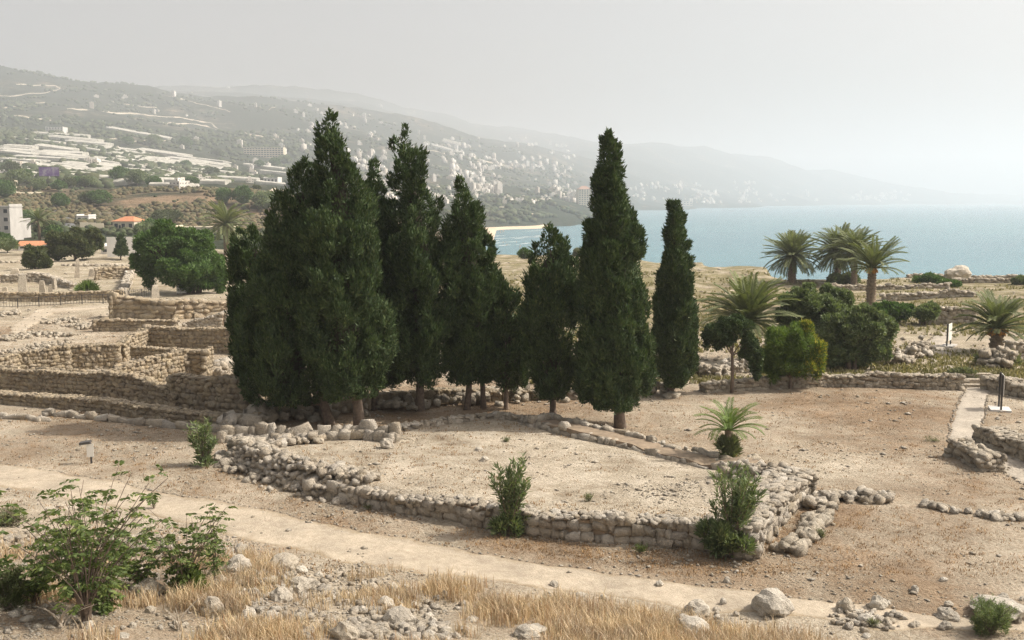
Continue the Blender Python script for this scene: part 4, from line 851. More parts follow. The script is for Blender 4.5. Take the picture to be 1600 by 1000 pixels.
# fan palm
p = P(137, 461); fp = tag(empty('fan_palm', p), 'low green fan palm among the standing stones', 'palm')
r = np.random.RandomState(5); m = MB()
for k in range(13):
    a = math.pi * (k / 12 - .5) * 1.3; d = Vector((math.sin(a), 0, math.cos(a))); sd = Vector((math.cos(a), 0, -math.sin(a))) * .07
    m.add([Vector((0, 0, 0)), d * .5 - sd, d * 1.0 + Vector((0, .1, 0)), d * .5 + sd], [(0, 1, 2, 3)])
fan = mesh('fan_leaf', m.v, m.f, PALMY)
for i in range(34):
    a = i * 2.4; el = r.uniform(.1, 1.4); q = 1.3; st = Vector((math.cos(a) * math.cos(el), math.sin(a) * math.cos(el), math.sin(el) * .9)) * q
    obj('fan_leaf', fan, fp, tuple(st * .7 + Vector((0, 0, .2))), (r.uniform(-.4, .4), 1.57 - el, a), (1.1, 1.1, 1.1))
mt = MB(); mt.tube([(0, 0, -.2), (0, 0, .7)], [.3, .22], 8); mt.build('trunk', BARKP, fp)

# ------------------------------------------------------------------ leafy shrubs on stems
def stemmed(name, label, cat, base, height_px, spread_px, nst, nl, seed, mat, leaf=(.16, .04), low=None, group=None, curve=.35, compound=0, start=.35, stem_r=.018, flowers=0):
    r = np.random.RandomState(seed); p = P(*base); s = p.y / FPX; H = height_px * s; Sp = spread_px * s; root = tag(empty(name, p), label, cat, group)
    m = MB(); Pt = []; D = []
    for i in range(nst):
        a = r.uniform(0, 6.28); q = Sp * math.sqrt(r.rand()); h = H * r.uniform(.55, 1.05); tip = np.array((math.cos(a) * q, math.sin(a) * q * .8, h)); mid = tip * .5 + np.array((r.normal() * .1 * Sp - math.cos(a) * q * curve * .4, 0, h * .1))
        tt = np.linspace(0, 1, 9)[:, None]; C = 2 * (1 - tt) * tt * mid + tt ** 2 * tip + (1 - tt) ** 2 * r.normal(size=3) * .05 * np.array((1, 1, 0))
        m.tube([tuple(c) for c in C], [stem_r * (1.3 - t) * (1 + H * .15) for t in np.linspace(0, 1, 9)], 4)
        k = nl // nst; t = r.uniform(start, 1.0, k) ** .8; x = np.stack([np.interp(t, tt[:, 0], C[:, j]) for j in range(3)], -1); dr = unit(C[-1] - C[4])
        if compound:
            g = max(1, k // compound); t = np.linspace(start, 1, g); x = np.stack([np.interp(t, tt[:, 0], C[:, j]) for j in range(3)], -1)
            for c in x:
                ax = unit(unit(r.normal(size=3)) * np.array((1, 1, .25)) + dr * .3); L = H * r.uniform(.10, .2)
                for e in np.linspace(.15, 1, compound // 2):
                    y = c + ax * L * e + np.array((0, 0, -L * .35 * e * e))
                    for sd in (-1, 1): Pt.append(y); D.append(unit(np.cross(ax, (0, 0, 1)) * sd + ax * .5 + np.array((0, 0, -.45)) + r.normal(size=3) * .15))
        else:
            for c in x: Pt.append(c + r.normal(size=3) * .02 * (1 + Sp)); D.append(unit(dr * .6 + unit(r.normal(size=3)) * .8 + np.array((0, 0, .25))))
    V, F = leaf_quads(np.array(Pt), np.array(D), leaf[0], leaf[1], r)
    obj('foliage', mesh('foliage', V, F, mat), root); m.build('stems', DEADW if name == 'dead_branches' else BARK, root)
    if low:
        n2, w2, h2 = low; B = [[r.normal() * w2 * s * .45, r.normal() * w2 * s * .3, r.uniform(.1, .8) * h2 * s, *(np.array((.35, .35, .35)) * w2 * s * r.uniform(.7, 1.2))] for _ in range(14)]
        V, F = cloud(B, n2, leaf[0] * 1.05, leaf[1] * 1.25, r, np.array((0, 0, 0.)), .6, .6, .5, .7); obj('base_foliage', mesh('base_foliage', V, F, mat), root)
    return root
stemmed('oleander', 'oleander against the middle of the front wall', 'oleander', (798, 836), 128, 36, 24, 1700, 401, OLEA, (.27, .055), (900, 24, 34), start=.2)
stemmed('oleander', 'largest oleander at the right front corner of the enclosure', 'oleander', (1145, 870), 146, 46, 26, 1900, 402, OLEA, (.27, .055), (2600, 36, 50), start=.3)
stemmed('oleander', 'small pale oleander by the left rubble corner', 'oleander', (318, 728), 70, 24, 20, 1000, 403, OLEA, (.28, .055), (150, 14, 12), start=.2)
stemmed('sapling_bush', 'large arching leafy sapling in the left foreground', 'bush', (135, 975), 228, 140, 40, 3700, 404, SAPL, (.15, .065), None, curve=1.0, compound=16, start=.3, stem_r=.014)
stemmed('sapling_bush', 'dense lower shoots of the left foreground thicket', 'bush', (165, 960), 130, 74, 28, 2500, 405, SAPL, (.13, .06), None, curve=.9, compound=16, start=.15, stem_r=.012)
stemmed('sapling_bush', 'smaller upright sapling right of the foreground thicket', 'bush', (290, 925), 138, 72, 18, 1700, 406, SAPL, (.13, .055), (900, 34, 34), curve=.8, compound=16, start=.25, stem_r=.012)
stemmed('sapling_bush', 'slim climbing shoot at the right end of the thicket', 'bush', (335, 905), 118, 16, 5, 900, 407, SAPL, (.12, .05), None, curve=.3, compound=14, start=.1, stem_r=.012)
stemmed('sapling_bush', 'low arching branches at the left end of the foreground thicket', 'bush', (55, 940), 120, 95, 22, 2100, 413, SAPL, (.14, .06), None, curve=1.2, compound=16, start=.3, stem_r=.011)
stemmed('sapling_bush', 'sprawling branches between the large and the smaller sapling', 'bush', (215, 925), 95, 85, 20, 1900, 414, SAPL, (.13, .055), None, curve=1.2, compound=16, start=.25, stem_r=.010)
stemmed('shrub', 'bluish weed clump at the left edge by the path', 'shrub', (15, 822), 26, 30, 20, 1500, 408, GREYB, (.14, .03), (500, 20, 10))
stemmed('shrub', 'feathery green weed at the bottom left corner', 'shrub', (8, 950), 66, 32, 40, 4200, 409, OLIVE, (.12, .016), (1500, 26, 24))
stemmed('shrub', 'feathery green bush at the bottom right corner', 'shrub', (1545, 990), 48, 40, 40, 4200, 410, OLEA, (.12, .018), (2200, 30, 22))
stemmed('dead_branches', 'bare bleached branches at the foot of the foreground thicket', 'branches', (95, 978), 55, 60, 14, 30, 411, DRY, (.06, .01), None, curve=1.2, start=.9, stem_r=.016)
stemmed('dead_branches', 'bare fallen twigs beside the smaller sapling', 'branches', (280, 985), 50, 46, 9, 20, 412, DRY, (.06, .01), None, curve=1.2, start=.9, stem_r=.014)
for i, (x, y, h, w_, lab) in enumerate(((1000, 865, 14, 14, 'small grey weed below the front wall'), (920, 783, 12, 9, 'small weed on the enclosure floor'), (1283, 842, 16, 8, 'green tuft on the grey foundation slab'), (240, 795, 24, 12, 'light green seedling on the path edge'), (575, 795, 8, 14, 'low weed by the left rubble'),
                                        (1460, 690, 6, 20, 'thin green weeds on the open ground'), (1190, 768, 10, 8, 'weed on the thick right wall'), (1365, 980, 14, 10, 'green weed in the foreground grass'), (790, 690, 5, 8, 'tiny weed on the enclosure floor near the back'))):
    stemmed('weed', lab, 'weed', (x, y), h, w_, 14, 260, 420 + i, GREYB if i % 3 else SAPL, (.10, .022), None, group='small weeds', start=.1, stem_r=.006)

# ------------------------------------------------------------------ boulders and loose stones
from mathutils import noise as mnoise
import bmesh
def boulder_mesh(seed, sub=3):
    bm = bmesh.new(); bmesh.ops.create_icosphere(bm, subdivisions=sub, radius=.5); o = Vector((seed * 7.1, seed * 3.3, seed))
    for v in bm.verts:
        n_ = v.co.normalized(); k = mnoise.noise(n_ * 1.3 + o) * .30 + mnoise.noise(n_ * 3.1 + o) * .13 + mnoise.noise(n_ * 7 + o) * .05
        c = mnoise.cell(n_ * 1.9 + o) * .10
        v.co *= 1 + k + c
    me = bpy.data.meshes.new('boulder'); bm.to_mesh(me); bm.free(); me.materials.append(BOULD); return me
BM = [boulder_mesh(s) for s in range(6)]
def boulder(px, py, wpx, hpx, lab, group=None, name='boulder', i=0):
    p = P(px, py); s = p.y / FPX; r = np.random.RandomState(int(px * 7 + py)); w_, h = wpx * s, hpx * s * 1.15
    o = obj(name, BM[r.randint(6)], None, (p.x, p.y, p.z + h * .22), (r.uniform(-.2, .2), r.uniform(-.2, .2), r.uniform(0, 6.28)), (w_, w_ * r.uniform(.65, .9), h)); tag(o, lab, 'rock', group); return o
for a in ((372, 892, 46, 30, 'white sunlit boulder, left of the pair above the foreground grass'), (440, 890, 74, 30, 'long flat white boulder, right of the pair above the grass'), (470, 922, 48, 26, 'pale angular boulder below the pair'), (440, 938, 40, 24, 'pitted boulder half sunk in straw below the pair'),
          (1205, 955, 66, 40, 'big hollowed boulder with a bowl-shaped top at the path edge'), (1088, 960, 46, 28, 'broken pale boulder at the right end of the tall straw'), (1322, 955, 28, 26, 'pointed boulder, left of the small foreground group'), (1372, 950, 30, 24, 'white wedge-shaped boulder of the small foreground group'), (1356, 975, 34, 18, 'low block at the front of the small foreground group'),
          (1085, 992, 80, 34, 'flat straw-covered ledge at the bottom edge'), (1560, 958, 110, 30, 'long rock ledge at the bottom right'), (1480, 965, 38, 18, 'grey rock left of the long ledge'), (828, 992, 54, 20, 'cream boulder at the bottom edge below the straw'), (625, 975, 50, 30, 'bright white boulder at the lower centre left'), (600, 952, 36, 24, 'blocky boulder above the bright white one'),
          (540, 998, 48, 32, 'cream boulder at the bottom edge left of centre'), (425, 975, 32, 26, 'round pitted boulder in the lower left row'), (388, 970, 34, 24, 'white boulder beside the round pitted one'), (332, 960, 34, 34, 'dark edged boulder at the straw left'), (230, 930, 50, 30, 'grey rock among the thicket shoots'), (345, 915, 30, 20, 'small rock under the climbing shoot')):
    boulder(*a)
boulder(757, 720, 16, 9, 'lone white block on the enclosure floor'); boulder(748, 704, 16, 6, 'flat white stone near the shaded strip of floor'); boulder(528, 786, 20, 11, 'white stone lying before the left rubble')
boulder(605, 700, 24, 18, 'largest rounded stone ending the curved row'); boulder(880, 678, 20, 20, 'big round grey stone at the left end of the back wall')
p = P(1497, 438); s = p.y / FPX
o = obj('sea_boulder', BM[2], None, (p.x, p.y, p.z + 1.0), (0, 0, .3), (44 * s, 26 * s, 24 * s)); tag(o, 'big flat-topped boulder on the cliff edge by the sea', 'rock')
for i, (x, y, w_, h, lab) in enumerate(((1465, 437, 14, 9, 'smaller rock left of the big sea boulder'), (1440, 437, 18, 5, 'flat rocks farthest left by the sea boulder'))): boulder(x, y, w_, h, lab)
rl = np.random.RandomState(77)
for i in range(98):
    x = rl.uniform(0, 1600); y = rl.uniform(905, 998) if i < 46 else rl.uniform(850, 998)
    if i >= 46: x = rl.uniform(20, 720); y = min(998, max(y, 815 + x * .17))
    boulder(x, y, rl.uniform(10, 24), rl.uniform(7, 15), 'pale limestone rock lying loose in the foreground straw', 'loose rocks in the foreground', 'loose_rock')

def PW(*pp): return [np.array(P(a, b)[:2]) for a, b in pp]
heap('rubble_bank', 'bank of small pale rubble below the pair of white boulders', 'rubble', PW((350, 905), (470, 915), (560, 935), (640, 960)), 4.2, .04, 300, .17, STONE_P, 160, seed=91, minpx=8)
heap('rubble_bank', 'strip of small pale rubble along the bottom edge left of centre', 'rubble', PW((340, 978), (450, 975), (560, 985), (700, 985)), 3.4, .04, 240, .18, STONE_P, 150, seed=92, minpx=8)
heap('rubble_bank', 'patch of broken pale stones at the right end of the tall straw', 'rubble', PW((1060, 965), (1110, 975), (1150, 985)), 2.2, .05, 90, .17, STONE_P, 70, seed=93, minpx=8)
heap('rubble_bank', 'loose stones around the small foreground boulder group', 'rubble', PW((1300, 968), (1350, 972), (1410, 965)), 2.4, .04, 70, .16, STONE_P, 60, seed=94, minpx=8)
heap('rubble_bank', 'stony slope between the foreground thicket and the path', 'rubble', PW((10, 845), (120, 850), (250, 862), (380, 870)), 3.0, .12, 260, .17, STONE_P, 120, seed=95, minpx=8)
# pebbles, nobody could count them
def pebbles(name, pts, sizes, mat, seed):
    r = np.random.RandomState(seed); n = len(pts); O = np.array([(1, 0, 0), (-1, 0, 0), (0, 1, 0), (0, -1, 0), (0, 0, .7), (0, 0, -.5)]) * .5
    Fb = np.array([(0, 2, 4), (2, 1, 4), (1, 3, 4), (3, 0, 4), (2, 0, 5), (1, 2, 5), (3, 1, 5), (0, 3, 5)])
    a = r.uniform(0, 6.28, n); V = O[None] * r.uniform(.6, 1.3, (n, 6, 1)) * np.asarray(sizes)[:, None, None]; V = V * np.stack([r.uniform(.8, 1.4, n), r.uniform(.6, 1.1, n), r.uniform(.5, .9, n)], -1)[:, None]
    c, s_ = np.cos(a)[:, None], np.sin(a)[:, None]; X = V[..., 0] * c - V[..., 1] * s_; Yv = V[..., 0] * s_ + V[..., 1] * c
    z = Z(pts[:, 0], pts[:, 1]); V = np.stack([X + pts[:, :1], Yv + pts[:, 1:2], V[..., 2] + (z + np.asarray(sizes) * .12)[:, None]], -1).reshape(-1, 3)
    F = (Fb[None] + 6 * np.arange(n)[:, None, None]).reshape(-1, 3)
    return obj(name, mesh(name, V, F, mat), None)
def scatter_px(n, x0, x1, y0, y1, r, dens=None):
    q = r.uniform(0, 1, (n * 3, 2)); px = x0 + (x1 - x0) * q[:, 0]; py = y0 + (y1 - y0) * q[:, 1]
    dv = (500 - py) / FPX; dz = -math.sin(PITCH) + dv * math.cos(PITCH); dy = math.cos(PITCH) + dv * math.sin(PITCH); t = -CAM_H / dz; X = (px - 800) / FPX * t; Yv = dy * t
    for _ in range(5):
        zz = Z(X, Yv); t = (zz - CAM_H) / dz; X = (px - 800) / FPX * t; Yv = dy * t
    A = np.stack([X, Yv], -1)
    if dens is not None: A = A[r.rand(len(A)) < dens(A[:, 0], A[:, 1])]
    return A[:n]
r = np.random.RandomState(8)
PC = near_xy(1035, 765, .5)
clump = lambda x, y: np.clip(.35 + 1.5 * fbm(x / 3.0, y / 3.0, 3, 60), .03, 1)
A = np.concatenate([scatter_px(9000, -60, 1660, 600, 1000, r, clump), scatter_px(5500, -60, 700, 830, 1000, r, clump), scatter_px(1500, 920, 1150, 725, 800, r, lambda x, y: np.clip((1.15 * np.exp(-((x - PC[0]) / 2.0) ** 2 - ((y - PC[1]) / 1.6) ** 2) + fbm(x / .9, y / .9, 3, 4) * .7 - .2), 0, 1)), scatter_px(5000, -60, 420, 400, 660, r, clump), scatter_px(5000, 780, 1660, 395, 600, r, clump)])
onp = np.minimum(dline(A[:, 0], A[:, 1], list(0.5 * (P1L + P1R)[::6])), 9); A = A[(onp > 1.25) | (r.rand(len(A)) < .28)]
sz = np.clip(r.lognormal(-2.55, .55, len(A)), .03, .34) * np.clip(A[:, 1] / 45, .8, 2.2)
tag(pebbles('scattered_pebbles', A, sz, STONE_P, 9), 'pale pebbles and stone chips strewn over the dry ground', 'pebbles', kind='stuff')
def border(Ls, step, size, parent):
    pts = []
    for L in Ls:
        q, s, T = resample(L, step); pts.append(q + np.random.RandomState(3).normal(size=q.shape) * .04)
    pts = np.concatenate(pts); o = pebbles('border_stones', pts, np.random.RandomState(4).uniform(.6, 1.2, len(pts)) * size, STONE_P, 5); o.parent = parent; o['kind'] = 'stuff'
border([P2L, P2R], .28, .20, path2); border([P3L, P3R], .5, .24, path3); border([P1L], .30, .15, path1)

# ------------------------------------------------------------------ dry grass
def grass(name, A, hmin, hmax, mat, seed, width=.012, tuft=5, lean=.35):
    r = np.random.RandomState(seed); A = np.repeat(A, tuft, 0) + r.normal(size=(len(A) * tuft, 2)) * .09; n = len(A); z = Z(A[:, 0], A[:, 1])
    h = r.uniform(hmin, hmax, n); a = r.uniform(0, 6.28, n); l = np.abs(r.normal(size=n)) * lean * h; b = a + 1.57
    wv = np.stack([np.cos(b), np.sin(b), 0 * b], -1) * (width * r.uniform(.7, 1.4, n))[:, None]; base = np.c_[A, z - .02]
    ln = np.stack([np.cos(a) * l, np.sin(a) * l, 0 * a], -1); m1 = base + ln * .35 + np.c_[0 * h, 0 * h, h * .6]; t = base + ln + np.c_[0 * h, 0 * h, h * .97]
    V = np.stack([base - wv, base + wv, m1 + wv * .8, m1 - wv * .8, t], 1).reshape(-1, 3); k = 5 * np.arange(n)
    me = bpy.data.meshes.new(name); F4 = np.stack([k, k + 1, k + 2, k + 3], -1); F3 = np.stack([k + 3, k + 2, k + 4], -1)
    F = np.concatenate([np.c_[F3], F4[:, [0, 1, 2]], F4[:, [0, 2, 3]]]); o = obj(name, mesh(name, V, F, mat)); return o
def dgrass(x, y):
    m = (x - MA[0]) * MN[0] + (y - MA[1]) * MN[1]; u = x / y
    return sstep(.9, 2.6, m) * np.clip(-.05 + 2.2 * fbm(x / 2.0, y / 2.0, 3, 70) + .70 * sstep(-.14, -.02, u) - .12 * sstep(.25, .36, u), .0, 1)
G1 = scatter_px(11000, -30, 1640, 845, 1060, r, dgrass)
tag(grass('dry_grass', G1, .12, .55, DRY, 1, .009, 8, .55), 'tall straw-coloured dry grass along the foreground slope', 'grass', kind='stuff')
dens2 = lambda x, y: np.clip(.10 + sum(s * np.exp(-(((x - c[0]) ** 2 + (y - c[1]) ** 2) / (R * R))) for c, R, s in BW) * .8 + .9 * fbm(x / 4, y / 4, 3, 71), 0, 1)
G2 = np.concatenate([scatter_px(5200, -30, 1630, 610, 900, r, dens2), scatter_px(1500, -30, 420, 480, 660, r, dens2)])
G2 = G2[dline(G2[:, 0], G2[:, 1], list(0.5 * (P1L + P1R)[::6])) > 1.4]; G2 = G2[dline(G2[:, 0], G2[:, 1], list(0.5 * (P2L + P2R)[::6])) > .9]
tag(grass('dry_weeds', G2, .03, .13, DRYR, 2, .012, 8, 1.1), 'short russet dead weeds in patches on the bare ground', 'weeds', kind='stuff')
G3 = scatter_px(7500, 780, 1640, 425, 600, r, lambda x, y: np.clip(.3 + 1.6 * fbm(x / 7, y / 7, 3, 72), 0, 1))
tag(grass('terrace_grass', G3, .12, .4, STRAWG, 3, .05, 6, .6), 'thin olive and straw grass on the terraces before the sea', 'grass', kind='stuff')

# ------------------------------------------------------------------ signs, railing
p = P(143, 724); sg = tag(empty('information_sign', p, .15), 'small white information sign on a dark post beside the path', 'sign')
m = MB(); m.box(-.04, .04, -.03, .03, -.2, .95); m.build('post', METAL, sg)
m = MB(); m.box(-.17, .13, -.065, -.033, .32, .92); m.build('sign_panel', BOARD, sg)
m = MB(); m.box(-.34, .14, -.2, .16, .955, 1.06, Matrix.Rotation(-.12, 4, 'Y')); m.build('sign_hood', METAL, sg)
p = P(1562, 641); sg = tag(empty('notice_board', p, 1.25), 'tall notice board seen edge-on, standing on a white slab', 'sign')
m = MB(); m.box(-.65, .65, -.55, .55, -.1, .12); m.build('slab', WHITE, sg)
for s_ in (-.5, .5):
    m = MB(); m.box(s_ - .05, s_ + .05, -.05, .05, .12, 2.15); m.build('post', METAL, sg)
m = MB(); m.box(-.6, .6, -.10, -.055, .95, 2.1); m.build('sign_panel', BOARD, sg)
m = MB(); m.box(-.62, .62, -.053, -.02, .9, 2.13); m.build('back_panel', METAL, sg)
p = P(1482, 541); sg = tag(empty('notice_board', p, .95), 'white notice board on a slab beside the upper path', 'sign')
m = MB(); m.box(-.9, .9, -.5, .5, -.1, .1); m.build('slab', CONC, sg)
for s_ in (-.62, .62):
    m = MB(); m.box(s_ - .05, s_ + .05, -.05, .05, .1, 1.9); m.build('post', METAL, sg)
m = MB(); m.box(-.6, .6, -.09, -.054, .5, 1.9); m.build('sign_panel', BOARD, sg)
p = P(284, 460); sg = tag(empty('information_board', p, .1), 'white information board under the round green tree', 'sign')
m = MB(); m.box(-.62, .62, -.04, .04, .15, 1.35); m.build('sign_panel', BOARD, sg)
m = MB()
for k in range(7): m.box(-.45, .45 - .1 * (k % 3), -.046, -.0405, .35 + .12 * k, .375 + .12 * k)
m.build('text_lines', METAL, sg)
for s_ in (-.5, .5):
    m = MB(); m.box(s_ - .04, s_ + .04, .045, .12, -.3, 1.2); m.build('post', METAL, sg)
p = P(1597, 562); sg = tag(empty('metal_frame', p), 'small dark metal frame at the right edge', 'frame')
m = MB(); m.tube([(-.5, 0, -.2), (-.5, 0, .9), (.5, 0, .95), (.5, 0, -.2)], .04, 6); m.build('frame', METAL, sg)
def railing(label, pts, h=1.05, seg=1.1):
    A = np.array(pts); q, s, T = resample(A, seg); root = tag(empty('iron_railing', (q[0][0], q[0][1], gz(*q[0]))), label, 'railing'); O = np.array(root.location)
    zs = [gz(*a) for a in q]; post = MB().box(-.035, .035, -.035, .035, -.1, h + .05); pm = mesh('post', post.v, post.f, METAL); pk = MB().box(-.012, .012, -.012, .012, .1, h); km = mesh('picket', pk.v, pk.f, METAL)
    for i, a in enumerate(q):
        if i % 2 == 0: obj('post', pm, root, (a[0] - O[0], a[1] - O[1], zs[i] - O[2]))
    for hh in (.15, h):
        m = MB(); m.tube([(a[0] - O[0], a[1] - O[1], z + hh - O[2]) for a, z in zip(q, zs)], .025, 4); m.build('rail', METAL, root)
    q2, _, _ = resample(A, .3)
    for a in q2: obj('picket', km, root, (a[0] - O[0], a[1] - O[1], gz(*a) - O[2]))
railing('iron railing along the track below the standing stones', W((-40, 483), (60, 481), (178, 477)))
railing('short iron railing before the trunk of the round green tree', W((192, 470), (236, 466)))

# ------------------------------------------------------------------ houses in the valley
def house(name, label, base, w_px, h_px, depth_m, mat, rz=0.0, roof='flat', nwin=(3, 2), cat='house', roofmat=TILE, group=None, p=None, wfrac=.5):
    p = P(*base) if p is None else p; s = p.y / FPX; w_, h = w_px * s, h_px * s; d = depth_m; root = tag(empty(name, p, rz), label, cat, group)
    m = MB(); m.box(-w_ / 2, w_ / 2, 0, d, -3, h); m.build('wall', mat, root)
    m = MB(); e = .35
    if roof == 'hip':
        rh = min(h * .55, w_ * .26); V = [(-w_ / 2 - e, -e, h + .01), (w_ / 2 + e, -e, h + .01), (w_ / 2 + e, d + e, h + .01), (-w_ / 2 - e, d + e, h + .01), (-w_ * .18, d / 2, h + rh), (w_ * .18, d / 2, h + rh)]
        m.add(V, [(0, 1, 5, 4), (1, 2, 5), (2, 3, 4, 5), (3, 0, 4), (3, 2, 1, 0)]); m.build('roof', roofmat, root)
    elif roof == 'gable':
        rh = w_ * .22; V = [(-w_ / 2 - e, -e, h + .01), (w_ / 2 + e, -e, h + .01), (w_ / 2 + e, d + e, h + .01), (-w_ / 2 - e, d + e, h + .01), (-w_ / 2 - e, d / 2, h + rh), (w_ / 2 + e, d / 2, h + rh)]
        m.add(V, [(0, 1, 5, 4), (1, 2, 5), (2, 3, 4, 5), (3, 0, 4), (3, 2, 1, 0)]); m.build('roof', roofmat, root)
    else:
        m.box(-w_ / 2 - .15, w_ / 2 + .15, -.15, d + .15, h + .003, h + .3); m.box(-w_ / 2, -w_ / 2 + .25, 0, d, h + .303, h + .9); m.box(w_ / 2 - .25, w_ / 2, 0, d, h + .303, h + .9); m.build('roof', mat, root)
    nx, nz = nwin; ww = w_ / max(1, nx) * wfrac; wh = h / max(1, nz) * .45
    if nx:
        pane = mesh('pane', *(lambda q: (q.v, q.f))(MB().box(-ww / 2, ww / 2, -.02, .05, 0, wh)), GLASS); fm = MB(); t = min(.15, ww * .12)
        fm.box(-ww / 2 - t, ww / 2 + t, -.08, .03, -t, 0); fm.box(-ww / 2 - t, ww / 2 + t, -.08, .03, wh, wh + t); fm.box(-ww / 2 - t, -ww / 2, -.08, .03, 0, wh); fm.box(ww / 2, ww / 2 + t, -.08, .03, 0, wh); fr = mesh('window', fm.v, fm.f, mat)
        for i in range(nx):
            for j in range(nz):
                o = obj('window', fr, root, (-w_ / 2 + (i + .5) * w_ / nx, 0, (j + .3) * h / nz)); obj('pane', pane, o)
        if w_ > 9 and nz <= 2:
            m = MB(); m.box(-.5, .5, -.03, .05, 0, 2.1); m.build('door', GLASS, root, loc=(-w_ / 2 + w_ / nx, 0, 0))
    return root
house('white_building', 'white flat-roofed apartment building cut by the left edge', (-8, 376), 48, 52, 11, CONC, .12, nwin=(4, 4), cat='building')
house('white_building', 'lower balconied wing of the white building at the left edge', (22, 372), 26, 26, 8, CONC, .12, nwin=(3, 2), cat='building')
house('tiled_house', 'cream house with a hipped red tile roof below the scrub slope', (193, 360), 38, 14, 9, CREAM, -.25, 'hip', (3, 1))
house('tiled_house', 'low house with orange tile roof, left of a pair near the dark tree', (45, 390), 30, 6, 8, WHITE, .25, 'gable', (3, 1))
house('tiled_house', 'low house with orange tile roof, right of the pair near the dark tree', (78, 389), 22, 7, 7, WHITE, -.15, 'gable', (2, 1))
house('small_house', 'small white house beside the asphalt road', (129, 347), 20, 9, 7, WHITE, -.1, nwin=(2, 1))
house('small_house', 'cream building with flat roof at the left edge above the road', (4, 300), 24, 16, 10, CREAM, 0, nwin=(2, 2))
house('long_building', 'long low building with small windows behind the tall palm', (318, 366), 90, 10, 8, CREAM, -.05, nwin=(11, 1), cat='building')
house('small_house', 'white kiosk with a blue window by the long white wall', (164, 397), 13, 10, 4, WHITE, 0, nwin=(1, 1))
m = MB(); a, b = P(168, 402), P(222, 400); m.box(0, (b - a).length, -.2, .2, -1, 4.2); o = m.build('boundary_wall', WHITE, None, loc=a, rot=(0, 0, math.atan2(b.y - a.y, b.x - a.x))); tag(o, 'long pale boundary wall left of the round green tree', 'wall')
for i, (x0, x1, y, h, lab) in enumerate(((118, 180, 336, 4, 'pale retaining wall above the small white house'), (125, 162, 356, 8, 'cream retaining wall left of the tiled house'), (18, 66, 305, 5, 'stone terrace wall above the white building'), (0, 40, 400, 4, 'white low wall at far left beside the track'))):
    a, b = P(x0, y), P(x1, y); m = MB(); L = (b - a).length; hh = h * a.y / FPX; k = 0; nn = max(3, int(L / 4))
    for k in range(nn): m.box(L * k / nn + .02, L * (k + 1) / nn - .02, -.3, .3, -2.5, hh * (1 + .12 * math.sin(k * 2.1 + i)))
    tag(m.build('retaining_wall', CREAM, None, loc=a, rot=(0, 0, math.atan2(b.y - a.y, b.x - a.x))), lab, 'wall')
ribbon('road', [(75, 326), (90, 338), (96, 352), (103, 366)], [(100, 322), (112, 336), (122, 350), (140, 362)], ASPH, 40, 4, .3, .2)
p = P(78, 289); bb = tag(empty('billboard', p, .05), 'purple roadside billboard on a single tall pole', 'billboard'); s = p.y / FPX
def mat_bill():
    m, n, b, o = new_mat('billboard_print'); f = noise(n, .22, 4, .6); n.links.new(ramp(n, f, [(.35, (.16, .07, .30)), (.5, (.30, .20, .42)), (.62, (.55, .48, .55)), (.72, (.20, .09, .34))]), b.inputs['Base Color']); return m
m = MB(); m.tube([(0, .3, -2), (0, .3, 14 * s)], [.55, .45], 10); m.build('pole', WHITE, bb)
m = MB(); m.box(-16 * s, 15 * s, 0, .8, 13 * s, 28 * s); m.build('frame', METAL, bb)
m = MB(); m.box(-15.5 * s, 14.5 * s, -.08, -.005, 13.6 * s, 27.4 * s); m.build('billboard_face', mat_bill(), bb)
for q in range(3):
    m = MB(); m.box((-10 + 10 * q) * s - .1, (-10 + 10 * q) * s + .1, .2, .5, 10 * s, 13 * s); m.build('bracket', METAL, bb)

# ------------------------------------------------------------------ the far slope: greenhouses, town, scrub
gr = np.random.RandomState(55)
STR = [(48, 130, 213), (68, 150, 219), (100, 165, 226), (110, 175, 232), (0, 45, 233), (0, 50, 241), (55, 112, 235), (60, 118, 241), (60, 132, 247), (150, 225, 238), (130, 190, 251), (200, 255, 251), (0, 62, 253), (0, 75, 259), (0, 80, 266), (95, 170, 263), (100, 172, 270), (100, 175, 276), (110, 172, 282), (165, 262, 209), (205, 280, 269), (213, 300, 274), (230, 330, 282), (245, 350, 288), (232, 290, 293), (320, 355, 253), (290, 350, 257),
       (350, 400, 276), (340, 400, 282), (405, 450, 271), (400, 455, 289), (20, 95, 272), (0, 60, 275), (10, 70, 281), (260, 340, 262), (150, 205, 257), (175, 200, 290), (380, 440, 262), (1080, 1125, 302), (660, 720, 233), (690, 730, 226)]
for k in range(46):
    x0 = gr.uniform(-10, 300); STR.append((x0, x0 + gr.uniform(30, 90), gr.uniform(214 + x0 * .12, 290)))
